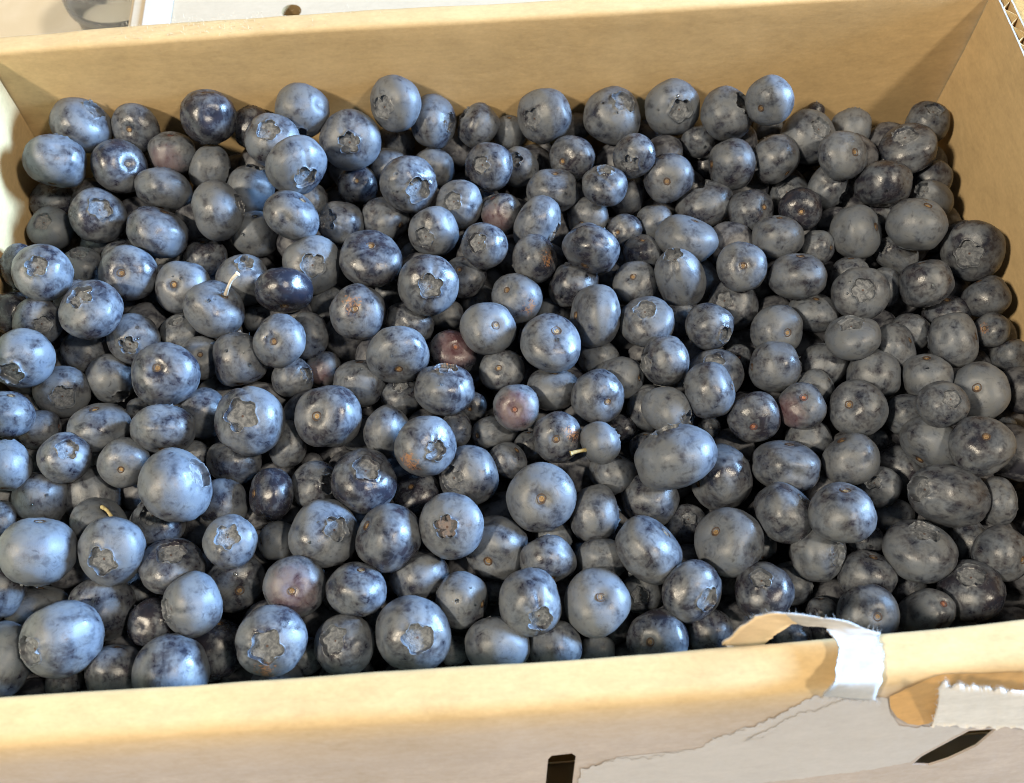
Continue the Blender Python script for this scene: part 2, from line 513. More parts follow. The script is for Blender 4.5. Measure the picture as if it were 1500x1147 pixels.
ply('exposed_inner_ply', [(1303, 1020, .2), (1325, 1010, .3), (1360, 994, .3), (1380, 987, .3), (1500, 984, 0), (1500, 1020, 0), (1400, 1030), (1374, 1050), (1360, 1060, .2), (1345, 1062, .2), (1330, 1060, .2), (1314, 1050, .2), (1304, 1036, .2)], 0.0003, KRAFT_IN, 0.0001, 7, 4, 1.5)

def ribbon(name, A, B, mat, rows=8, rough=0.0004, seed=0, mat2=None, thick=0.0004):
    """a strip of paper between two 3-D edge lines"""
    def resample(P, n):
        P = np.array(P, float)
        # Catmull-Rom
        out = []
        m = len(P)
        for k in range(n):
            t = k / (n - 1) * (m - 1); i = min(int(t), m - 2); f = t - i
            p0, p1, p2, p3 = P[max(i - 1, 0)], P[i], P[i + 1], P[min(i + 2, m - 1)]
            out.append(0.5 * ((2 * p1) + (-p0 + p2) * f + (2 * p0 - 5 * p1 + 4 * p2 - p3) * f * f + (-p0 + 3 * p1 - 3 * p2 + p3) * f ** 3))
        return np.array(out)
    n = 110
    a, b = resample(A, n), resample(B, n)
    V, Fc = [], []
    G = np.zeros((n, rows, 3))
    for i in range(n):
        for j in range(rows):
            s = j / (rows - 1)
            e = rough * (nz(i * 0.11, j * 0.2, seed) * 2.4 + 0.8 * nz(i * 0.31, j, seed + 3)) * (1.3 if j in (0, rows - 1) else 0.5)
            w = (b[i] - a[i]); w = w / (np.linalg.norm(w) + 1e-9)
            G[i, j] = a[i] * (1 - s) + b[i] * s + w * e * (1 if j in (0, rows - 1) else 0) + np.array([0, 0, 0.00045 * nz(i * 0.13, j * 0.4, seed + 8) + 0.0002 * nz(i * 0.5, j * 0.9, seed + 2)])
    for j in range(rows):
        for q in (0, n - 1):
            d = G[q, j] - G[1 if q == 0 else n - 2, j]
            G[q, j] += d / (np.linalg.norm(d) + 1e-9) * 0.0009 * nz(j * 1.7, q, seed)
    du = np.gradient(G, axis=0); dv = np.gradient(G, axis=1)
    Nn = np.cross(du, dv); Nn /= (np.linalg.norm(Nn, axis=2, keepdims=True) + 1e-12)
    for s in (0, 1):
        for i in range(n):
            for j in range(rows):
                V.append(G[i, j] - Nn[i, j] * thick * s)
    off = n * rows
    for i in range(n - 1):
        for j in range(rows - 1):
            p, q, r, t = i * rows + j, i * rows + j + 1, (i + 1) * rows + j + 1, (i + 1) * rows + j
            Fc += [(p, t, r, q), (off + p, off + q, off + r, off + t)]
    nb = len(Fc)
    for i in range(n - 1):
        for j in (0, rows - 1):
            p, t = i * rows + j, (i + 1) * rows + j
            Fc.append((p, off + p, off + t, t))
    for j in range(rows - 1):
        for i in (0, n - 1):
            p, q = i * rows + j, i * rows + j + 1
            Fc.append((p, q, off + q, off + p))
    o = mesh_obj(name, V, Fc, mat)
    if mat2:
        o.data.materials.append(mat2)
        for p in o.data.polygons:
            if p.index < nb and p.index % 2 == (1 if mat2 is not None else 0): p.material_index = 1
    return o, G
def fibres(name, roots, mat, parent, seed, ln=(0.0006, 0.0018), per=1, up=(0, 0, 1), rad=0.00005):
    rnd = random.Random(seed)
    V, Fc = [], []
    for p, d in roots:
        for _ in range(per):
            L = rnd.uniform(*ln)
            dd = np.array(d) + np.array([rnd.uniform(-.7, .7) for _ in range(3)]); dd /= np.linalg.norm(dd)
            bend = np.array([rnd.uniform(-.6, .6) for _ in range(3)])
            prev = None
            for k in range(4):
                t = k / 3
                c = np.array(p) + dd * L * t + bend * L * t * t * 0.6
                r = rad * (1 - 0.7 * t)
                base = len(V)
                V += [c + np.array([r, 0, 0]), c + np.array([-r * .5, r * .87, 0]), c + np.array([-r * .5, -r * .87, r * .3])]
                if prev is not None:
                    for q in range(3):
                        Fc.append((prev + q, prev + (q + 1) % 3, base + (q + 1) % 3, base + q))
                prev = base
    o = mesh_obj(name, V, Fc, mat)
    o.parent = parent
    return o
hz = H
A = [on_front(1284, 1026, 0.0012), on_front(1290, 1000, 0.0014), atz(1294, 965, hz + .0012), atz(1291, 940, hz + .0016), atz(1278, 924, hz + .0024), atz(1240, 911, hz + .0042), atz(1180, 902, hz + .0048), atz(1125, 899, hz + .0040), atz(1098, 909, hz + .0022), atz(1072, 932, hz - .0022), atz(1058, 945, hz - .0065)]
B = [on_front(1207, 1019, 0.0014), on_front(1219, 1001, 0.0030), atz(1227, 968, hz + .0032), atz(1226, 946, hz + .0032), atz(1219, 930, hz + .0030), atz(1206, 919, hz + .0024), atz(1180, 916.5, hz + .0014), atz(1160, 915, hz + .0002), atz(1140, 926, hz - .002), atz(1126, 937, hz - .006), atz(1112, 950, hz - .0105)]
strip, SG = ribbon('peeled_strip', A, B, PAPER_W, 9, 0.00035, 3, KRAFT_RIM)
for p in strip.data.polygons:
    if p.index < 109 * 8 * 2: p.material_index = 1 if (p.index // 16) + 3 * nz(p.index % 16, 2, p.index // 16) > 70 or p.index % 2 else 0
to_carton(strip)
roots = [(SG[i, 0], (0, 0.8, 0.8)) for i in range(20, 90, 2)] + [(SG[0, j], SG[0, j] - SG[2, j]) for j in range(9) for _ in range(5)]
roots = [(p, np.array(d) / np.linalg.norm(d)) for p, d in roots]
fb = fibres('paper_fibres', roots, PAPER_W, None, 5, (0.0004, 0.0015), 2)
fb.parent = strip; fb['kind'] = 'stuff'
# curled flap at the right end of the front panel
A = [on_front(1380, 1000, 0.0046), on_front(1410, 1003, 0.0046), on_front(1440, 1005, 0.0044), on_front(1470, 1009, 0.0044), on_front(1510, 1012, 0.0044)]
B = [on_front(1366, 1061, 0.0010), on_front(1400, 1062, 0.0010), on_front(1440, 1063, 0.0010), on_front(1470, 1064, 0.0010), on_front(1510, 1065, 0.0010)]
flap, FG = ribbon('torn_flap', A, B, PAPER_F, 9, 0.0007, 9)
to_carton(flap)
for_up = (SN * 0.5 - SD) ; for_up = for_up / np.linalg.norm(for_up)
fb = fibres('paper_fibres', [(FG[i, 0], for_up) for i in range(0, 90)] + [(FG[0, j], np.array([-1, 0, .3])) for j in range(9)], PAPER_F, None, 8, (0.0002, 0.0009), 4)
fb.parent = flap; fb['kind'] = 'stuff'
# scuffed fibres on the back rim
rr = random.Random(4)
roots = []
for _ in range(420):
    px = rr.uniform(150, 385) if rr.random() < .8 else rr.uniform(100, 560)
    p0 = aty(px, 40, Y_B)
    x = p0[0]; d = rr.uniform(0.0008, 0.0085)
    q = place_back(x, d, H + 0.0001)
    roots.append((np.array(q), np.array([rr.uniform(-1, 1), rr.uniform(-1, 1), 0.1])))
fb = fibres('scuffed_fibres', roots, KRAFT_RIM, None, 6, (0.0003, 0.0011), 1, rad=0.00005)
to_carton(fb); fb['kind'] = 'stuff'

# ------------------------------------------------------------------ counter and the things behind the carton
Z_T = Z_FLOOR - 0.0045
COUNTER = mat_simple('counter_laminate', (0.68, 0.62, 0.50), (0.76, 0.71, 0.61), 30.0, 0.5, 0.05, 0.0002)
n = 1.2
V = [(-n, -n, Z_T), (n, -n, Z_T), (n, n, Z_T), (-n, n, Z_T), (-n, -n, Z_T - .03), (n, -n, Z_T - .03), (n, n, Z_T - .03), (-n, n, Z_T - .03)]
ct = mesh_obj('counter_top', V, [(0, 1, 2, 3), (7, 6, 5, 4), (0, 4, 5, 1), (1, 5, 6, 2), (2, 6, 7, 3), (3, 7, 4, 0)], COUNTER, smooth=False)
tag(ct, kind='structure')
# a lower closed carton behind, with a pale tape band and a dark round hole in its lid
BZ = -0.006
def bx(u, v): return atz(u, v, BZ)
xl = bx(186, 30)[0]
bk = empty('closed_carton', (xl + 0.11, Y_B + 0.12, Z_T))
tag(bk, 'pale closed carton standing behind the open one, a grey tape band on its lid', 'carton')
KR_P = mat_kraft('pale_kraft', (0.46, 0.395, 0.30), 'X', 0.05)
def slab(name, x0, x1, y0, y1, z0, z1, mat, par, bev=0.0015):
    bm = bmesh.new()
    bmesh.ops.create_cube(bm, size=1)
    for v in bm.verts:
        v.co = Vector((x0 + (v.co.x + .5) * (x1 - x0), y0 + (v.co.y + .5) * (y1 - y0), z0 + (v.co.z + .5) * (z1 - z0)))
    bmesh.ops.bevel(bm, geom=bm.edges[:], offset=bev, segments=2, affect='EDGES')
    me = bpy.data.meshes.new(name); bm.to_mesh(me); bm.free(); me.materials.append(mat)
    o = bpy.data.objects.new(name, me); COL.objects.link(o)
    if par:
        o.parent = par; o.matrix_parent_inverse = Matrix.Translation(-par.location)
    return o
yb0, yb1 = Y_B + 0.0165, Y_B + 0.20
body = slab('carton_body', xl, xl + 0.25, yb0, yb1, Z_T + 0.0005, BZ, KR_P, bk)
t0, t1 = bx(210, 25)[0], bx(251, 25)[0]
TAPE = mat_simple('grey_tape', (0.50, 0.475, 0.45), (0.56, 0.535, 0.51), 60.0, 0.45, 0.05, 0.0002)
slab('tape_band', t0, t1, yb0 + 0.001, yb1 - 0.001, BZ + 0.0001, BZ + 0.0006, TAPE, bk, 0.0002)
hp = bx(427, 16)
lid = body
# the hole: a real recess
hc = mesh_obj('cutter', [(hp[0] + 0.0034 * math.cos(k / 24 * 2 * math.pi), hp[1] + 0.0034 * math.sin(k / 24 * 2 * math.pi), z) for z in (BZ + .005, BZ - .02) for k in range(24)],
              [tuple(range(24)), tuple(reversed(range(24, 48)))] + [(i, i + 24, (i + 1) % 24 + 24, (i + 1) % 24) for i in range(24)], None, smooth=False)
bm = bmesh.new(); bm.from_mesh(hc.data); bmesh.ops.recalc_face_normals(bm, faces=bm.faces); bm.to_mesh(hc.data); bm.free()
HOLE = mat_kraft('hole_inside', (0.28, 0.19, 0.09), 'X', 0.1)
hc.data.materials.append(HOLE)
body.data.materials.append(HOLE)
md = body.modifiers.new('cut', 'BOOLEAN'); md.object = hc; md.operation = 'DIFFERENCE'; md.solver = 'EXACT'
md.material_mode = 'TRANSFER'
bpy.context.view_layer.update()
me = bpy.data.meshes.new_from_object(body.evaluated_get(bpy.context.evaluated_depsgraph_get()))
body.modifiers.remove(md); body.data = me
bpy.data.objects.remove(hc, do_unlink=True)
# a clear plastic tub dome seen at the top left corner
gp = atz(150, 2, -0.02)
GL = NT('clear_plastic')
GL.b.inputs['Base Color'].default_value = (0.93, 0.96, 0.98, 1)
GL.b.inputs['Roughness'].default_value = 0.08
GL.b.inputs['Transmission Weight'].default_value = 0.9
GL.b.inputs['IOR'].default_value = 1.45
def lathe(name, prof, seg, mat, loc, par=None):
    V, Fc = [], []
    for r, z in prof:
        for k in range(seg):
            a = k / seg * 2 * math.pi
            V.append((r * math.cos(a), r * math.sin(a), z))
    for i in range(len(prof) - 1):
        for k in range(seg):
            a, b = i * seg + k, i * seg + (k + 1) % seg
            Fc.append((a, b, b + seg, a + seg))
    o = mesh_obj(name, V, Fc, mat)
    o.location = loc
    if par: o.parent = par
    return o
cup = empty('clear_plastic_cup', (gp[0], gp[1] + 0.02, Z_T))
tag(cup, 'clear plastic domed cup standing behind the back left corner of the carton', 'cup')
hcup = -0.010 - Z_T
lathe('cup_body', [(0.0005, 0.001), (0.017, 0.001), (0.018, 0.003), (0.020, hcup * .6), (0.0195, hcup * .62), (0.0170, 0.004), (0.0005, 0.003)], 40, GL.m, (0, 0, 0), cup)
lathe('dome_lid', [(0.0215, hcup * .58), (0.0215, hcup * .63), (0.0195, hcup * .66), (0.0185, hcup * .75), (0.0155, hcup * .88), (0.010, hcup * .97), (0.0005, hcup), (0.0005, hcup - .0008), (0.0095, hcup * .97 - .0008), (0.0148, hcup * .88 - .0006), (0.0178, hcup * .75)], 40, GL.m, (0, 0, 0), cup)
CATALOG = """
@0 0
1 450 690 165 135 55 .5 c 520 600
2 310 885 160 135 15 0 -
3 750 700 138 122 0 .7 s 695 712
4 655 915 150 143 90 0 s 720 893
5 945 840 125 115 0 .4 - red
6 1145 640 148 140 0 .2 - dark
7 895 1040 155 110 12 0 -
8 1155 925 125 105 90 .3 c 1255 960
10 1380 1040 130 128 0 .5 c 1410 925
11 1385 700 112 110 0 1 -
12 1070 830 90 85 0 2 -
13 1330 920 110 100 0 2 -
14 300 1110 125 100 0 1 - dim
15 510 1030 90 88 0 1.5 -
17 800 900 80 80 0 1.8 -
@370 0
20 106 768 154 139 0 .3 c 85 705
21 270 605 145 135 0 .4 c 240 715
22 235 910 170 142 170 0 c 295 985
23 540 770 168 162 0 0 c 530 785
24 783 570 152 128 80 0 c 705 590
25 995 670 145 115 115 .2 c 1090 670
26 1240 690 125 102 90 .4 c 1160 620
27 1410 725 92 88 0 .8 -
28 790 780 100 90 0 1 -
29 745 920 105 100 0 .6 -
30 858 1005 175 138 30 0 c 930 1055 wet
31 995 925 118 105 0 .7 -
32 1105 840 95 95 0 1.2 -
33 1300 915 137 130 0 0 c 1245 900
35 580 1020 118 105 0 .5 s 570 985
39 400 1000 90 90 0 1.5 -
@740 0
40 213 635 155 128 80 0 c 140 655
41 590 640 158 145 20 .2 c 650 555
42 920 590 152 148 0 0 c 975 605
43 1220 630 150 130 45 .3 c 1310 570
45 420 730 95 90 0 1.2 -
46 365 865 125 118 0 .3 s 300 890
47 705 855 125 117 0 0 c 685 905
48 810 730 90 85 0 1.3 -
49 930 830 105 90 0 1 - dark
50 1060 770 90 88 0 .9 -
51 900 985 160 118 135 .1 s 883 1000
52 1245 900 137 120 90 0 -
53 1100 920 85 85 0 1 -
55 265 1045 142 108 5 .2 -
56 543 1018 128 108 10 .1 c 550 930
57 75 915 112 105 90 .5 c 45 870
59 680 1080 120 95 90 .8 -
60 200 850 80 80 0 1.5 -
@1100 0
44 104 552 130 124 90 0 s 50 600
54 128 875 135 118 135 .1 -
61 100 700 85 80 0 1 -
62 352 612 52 48 0 .9 - dark
63 315 750 148 135 90 .1 c 385 695
64 555 712 115 110 0 .7 -
65 505 848 138 118 80 .1 s 585 830
66 740 735 118 115 0 1.2 - dark
67 970 670 115 112 0 .5 c 1000 600 dim
68 862 820 155 118 10 .2 c 835 735
69 985 985 112 100 0 .8 - dim
70 735 1012 155 122 0 0 -
71 420 1025 130 100 90 .2 c 510 1070
72 215 1070 112 108 0 .5 c 185 1045
73 665 900 65 62 0 1 -
74 300 955 85 80 0 1.5 -
75 1000 1090 102 92 0 .6 c 960 1055
@0 260
16 537 208 156 141 0 0 c 555 162
80 278 280 118 112 0 .5 c 235 235
81 560 370 110 95 0 1 -
82 868 298 172 128 20 0 -
9 1190 180 158 136 90 0 c 1310 150
84 1405 310 128 120 0 .4 -
85 1120 435 122 102 0 .8 -
86 235 518 164 152 0 0 c 197 478
87 458 500 116 115 0 .7 c 440 412
88 110 490 125 90 90 1 - dark
89 680 450 115 110 0 .8 -
90 705 528 153 152 0 0 s 658 520
91 1005 604 155 148 90 .2 s 940 580
92 1335 565 140 135 0 .3 c 1345 470
93 1182 725 165 145 10 0 s 1245 630 stem
94 505 722 176 142 170 0 c 435 640
95 745 715 80 75 0 1.3 -
96 208 785 135 128 0 .4 c 235 810
97 70 740 115 105 90 1 - dark
98 125 992 160 157 0 0 c 65 1075
99 470 948 125 115 0 .6 c 540 870
100 737 885 163 124 5 .2 c 705 925
101 1000 842 115 90 0 .5 c 965 778
102 860 780 85 85 0 1.6 - dark
103 915 1078 190 176 0 0 s 850 1030
104 1100 988 120 118 0 .5 s 1100 965
105 1315 1000 150 145 0 .3 -
106 610 1100 132 130 0 .3 c 660 1190
107 330 980 95 95 0 1.2 - dark
108 1415 775 78 75 0 .9 -
@370 260
36 220 206 152 116 35 0 -
37 310 130 100 95 0 1 -
110 172 616 155 106 0 .1 - dark
112 485 250 120 118 0 .5 c 415 230
113 728 228 122 120 0 .4 s 820 265
114 990 292 142 138 0 .1 c 935 335
115 1138 145 132 128 0 .2 c 1090 125
116 1368 195 112 105 150 .4 - red
117 1273 371 130 122 30 .1 c 1225 350
118 328 480 162 157 0 .2 c 330 480
119 655 440 176 147 5 0 s 645 348
120 890 430 78 72 0 1 -
121 959 590 168 165 0 0 c 978 598
122 1163 545 132 108 90 .4 s 1125 490
123 420 700 105 105 0 .7 -
124 575 733 157 152 90 0 s 560 715 cork
125 755 640 88 85 0 1.1 c 770 590
126 1060 755 95 88 0 1.1 -
127 1240 690 108 98 0 .9 -
128 860 800 140 105 15 .4 -
129 800 972 172 138 170 0 s 805 1070
130 1295 823 158 139 0 0 s 1352 805
131 1098 962 140 125 20 .3 s 1120 918 red
132 1370 1060 138 110 0 .3 s 1345 1040
134 147 897 148 144 90 0 s 108 900
135 303 870 130 100 90 .5 -
137 410 930 70 65 0 1.3 -
138 390 1050 100 92 90 1 - red
141 560 960 85 80 0 1.2 -
146 1390 550 85 80 0 1.3 -
147 1290 120 70 65 0 1 -
@740 260
149 176 255 156 115 155 .1 c 305 315
150 457 220 125 108 0 .4 s 412 262
151 652 298 100 95 90 .6 s 608 300
152 820 245 98 96 0 .7 -
153 1090 148 160 120 160 .2 c 1050 45
154 1352 185 128 116 35 .4 s 1435 155
155 161 446 133 113 70 .1 - cork
156 471 394 160 115 20 0 -
157 1002 340 172 118 20 .1 -
158 755 416 105 96 0 .4 -
159 310 450 55 55 0 1.2 -
160 1230 320 90 85 0 1 -
161 1297 492 153 121 8 .1 s 1310 480
162 962 548 145 130 70 .1 c 930 455
163 714 575 125 116 0 .3 s 700 535
164 372 596 140 122 0 .3 - wet
165 575 530 75 75 0 1 -
166 1248 700 150 138 0 .3 c 1185 665
167 60 658 138 134 90 .1 s 0 610 cork
168 492 765 176 121 95 .1 -
169 772 790 152 130 0 0 c 765 712
170 955 765 112 110 0 .7 -
171 1122 812 128 123 0 .1 c 1205 862
172 255 760 105 95 0 .8 -
173 256 906 172 152 15 0 s 290 820
175 515 990 112 95 0 .8 -
176 876 1002 138 126 90 0 c 775 1020
178 690 960 90 85 0 1.2 -
180 1275 990 80 78 0 .8 s 1290 985
@1100 260
174 145 840 150 130 20 .2 s 222 855
181 130 1040 138 132 90 .2 -
185 268 176 130 104 15 .1 s 280 190
186 145 326 137 113 5 .1 -
187 362 382 93 90 90 .5 -
188 575 298 150 122 75 .3 -
189 715 225 85 80 0 .9 -
190 912 260 155 136 25 0 -
191 1215 400 176 152 75 .2 c 1195 425 dim
192 798 425 115 92 0 .7 c 740 385
193 960 578 148 122 165 .1 -
195 259 540 152 119 5 .1 -
196 597 630 156 150 0 0 c 620 612
197 735 605 108 88 90 .5 -
198 341 742 132 96 10 .3 -
199 562 872 147 119 0 0 c 545 785
200 788 928 140 92 65 .3 -
201 875 850 110 95 25 .6 -
202 1113 890 152 122 80 .2 -
203 1075 755 125 100 0 .8 -
204 1295 655 125 105 155 .4 - dim
205 1322 838 96 94 0 .4 s 1275 825 cork
206 1425 975 95 90 0 .5 -
207 390 1025 130 115 10 .5 -
212 145 690 55 52 0 1.2 -
213 412 585 50 50 0 1.2 -
215 810 730 80 75 0 1.4 -
361 545 535 102 98 0 .6 -
@0 530
109 337 160 155 138 0 .3 c 345 200
216 40 285 137 118 10 .1 -
217 222 370 114 108 90 .2 s 325 355 redscar
218 358 523 141 136 0 0 c 370 472
219 545 358 166 114 165 .2 -
220 905 372 173 123 5 0 -
221 1112 280 140 122 90 .5 -
222 1368 323 190 186 90 0 c 1315 282
223 692 555 166 118 80 .2 s 660 600
224 967 677 207 175 30 0 c 1095 605
225 30 568 136 134 0 .1 -
226 225 745 145 140 0 .5 -
227 518 725 162 142 0 .5 -
228 548 882 150 110 170 .2 s 580 800 stem
229 618 1037 210 168 165 0 c 555 1105
230 862 872 175 132 10 .3 c 825 830
231 1228 775 130 128 0 .4 -
232 1262 983 158 134 0 .1 c 1245 955
233 208 1038 202 176 0 0 -
234 0 865 110 78 90 .3 -
237 1285 545 145 118 10 .6 -
238 1070 508 76 72 90 .8 -
239 1420 870 100 95 0 1.2 -
241 770 270 75 72 0 1 -
@370 530
133 1057 147 164 138 0 0 c 1060 30 cork
139 220 85 112 108 0 .5 c 300 70
140 590 115 142 125 0 .5 -
236 105 722 146 108 90 .4 - dark
242 190 450 130 90 95 .5 -
245 418 300 190 173 90 0 s 335 295
246 948 462 188 153 80 0 c 1015 490 cork
247 740 383 143 108 100 .3 -
248 1112 370 105 82 90 .5 -
249 820 188 115 104 0 .6 c 810 125
250 1207 240 90 74 90 .6 s 1190 265
251 612 650 187 170 0 0 c 625 572
252 1185 622 172 154 80 .1 c 1085 640
253 600 395 110 100 0 1 -
254 345 678 134 130 0 .4 c 415 670
255 392 946 200 186 90 0 c 470 912
256 900 725 130 112 0 .8 s 858 668 dark
257 744 965 188 157 120 0 -
258 1094 900 186 175 90 0 c 1058 908 browncrown
259 140 985 108 102 90 .6 -
260 1330 380 122 98 0 .7 s 1250 400
261 1402 532 112 86 45 .5 -
264 1340 1020 174 166 0 .1 s 1285 1105
268 340 510 90 85 0 1.2 -
269 50 880 90 90 0 1.2 -
270 1300 800 80 75 0 1.3 -
@740 530
177 640 85 118 114 90 .4 -
179 1155 68 155 130 0 .3 c 1145 -15
182 265 150 142 108 5 .2 -
183 512 187 155 148 0 0 s 583 228
262 65 248 132 130 0 0 s 48 265 red
263 200 746 194 184 90 0 s 200 750
272 285 412 147 128 90 .1 s 278 425 cork
273 521 445 118 102 70 0 s 430 490 stem
274 886 260 133 120 10 .3 c 985 310
275 780 250 132 95 90 .5 -
276 1124 158 154 130 80 0 -
277 1365 298 160 125 95 .1 s 1365 380
278 937 518 224 165 157 0 c 880 372
279 1182 630 187 155 75 .2 -
280 798 755 152 134 20 .3 -
281 770 470 88 82 0 .7 -
282 592 613 132 104 20 .5 -
283 483 833 160 130 95 .2 -
284 785 1024 196 146 50 0 -
285 1228 985 192 180 90 .1 s 1140 915
286 1000 890 116 110 0 .8 c 1010 850
287 240 1088 153 120 170 .1 -
288 530 1080 142 105 0 .4 -
290 270 970 106 92 0 .7 -
291 130 460 85 80 0 1 -
292 640 370 88 82 90 .9 - dark
297 430 620 80 78 0 1.2 -
362 1120 360 62 58 90 .8 -
@1100 530
208 350 140 100 98 60 .5 -
209 675 72 142 130 0 .1 -
210 965 82 138 126 0 .2 -
211 1250 162 162 152 0 .2 s 1240 135
293 193 572 186 132 10 .1 -
294 181 825 172 140 50 0 -
295 60 1010 80 78 0 .8 -
298 282 240 138 122 0 .1 s 293 178 red
299 582 255 163 145 10 0 s 527 225
300 315 425 122 110 0 .5 -
301 850 290 112 106 90 .4 -
302 1055 230 136 130 60 0 c 1108 195
303 992 453 176 112 37 .1 -
304 1268 458 172 160 70 .1 s 1300 395
305 543 532 152 133 160 .2 -
306 705 688 132 106 80 .3 c 665 650
307 825 600 152 108 52 .5 - dim
308 503 828 180 152 10 0 -
309 1092 737 186 168 0 0 c 985 705
310 1355 765 132 88 90 .4 -
311 790 850 102 92 0 .7 -
312 921 1035 194 158 20 0 c 965 920
313 1190 980 115 98 90 .4 -
314 370 1041 160 138 85 .1 c 475 1060
315 625 985 100 95 0 .7 - wet
316 1375 1050 150 130 110 .2 -
317 690 430 62 58 0 .9 -
320 1405 350 50 50 0 .8 -
@0 800
235 950 108 172 146 10 .1 c 930 18
322 -10 218 174 130 90 .1 -
323 210 335 165 108 0 .6 -
324 339 508 208 202 0 0 c 185 570
325 560 345 182 164 0 .3 -
326 1055 312 178 154 60 0 c 925 350
327 1298 198 166 156 0 .3 s 1325 255 dim
328 848 428 140 132 120 .4 - dark
329 940 690 202 192 0 0 -
330 630 692 156 146 0 .3 -
331 10 620 206 140 90 .2 -
332 1190 560 160 155 0 .7 - dark
333 350 755 100 95 0 .8 -
334 780 260 80 78 0 1 -
335 200 740 90 88 0 1.3 -
@370 800
265 918 172 165 132 150 .3 -
266 234 224 172 166 70 0 s 212 250 red2
267 573 240 161 142 5 0 s 597 118
336 104 522 193 190 0 0 c 70 560 cork
337 506 535 168 165 90 .1 c 425 510
338 892 478 212 205 0 0 c 912 508
339 1153 296 155 134 100 .2 -
340 300 600 100 95 0 .9 -
341 1341 548 176 140 0 .1 -
342 1110 570 82 80 90 .8 -
343 1330 250 70 70 0 .9 -
344 690 420 80 78 0 .8 -
@740 800
345 142 305 176 174 0 0 c 192 392
346 497 310 194 174 90 0 s 540 265
347 275 548 145 132 0 .3 -
348 510 570 96 82 0 .7 -
349 835 508 172 160 0 .3 s 785 530
350 750 252 116 110 0 .6 c 740 275
351 1026 245 175 143 80 0 c 1125 300
352 1115 465 132 115 0 .5 -
353 1418 248 196 136 5 .1 c 1410 178
@1100 800
318 638 168 152 132 20 .2 -
319 1217 245 176 162 0 .1 c 1215 145
354 220 205 118 115 90 .5 -
355 645 372 182 142 15 .1 s 715 392
356 955 362 180 122 15 .1 s 1042 322
357 390 362 86 82 0 .6 -
358 215 485 112 92 0 .4 -
359 370 480 82 80 0 .5 - dark
360 860 245 100 95 0 .9 -
"""
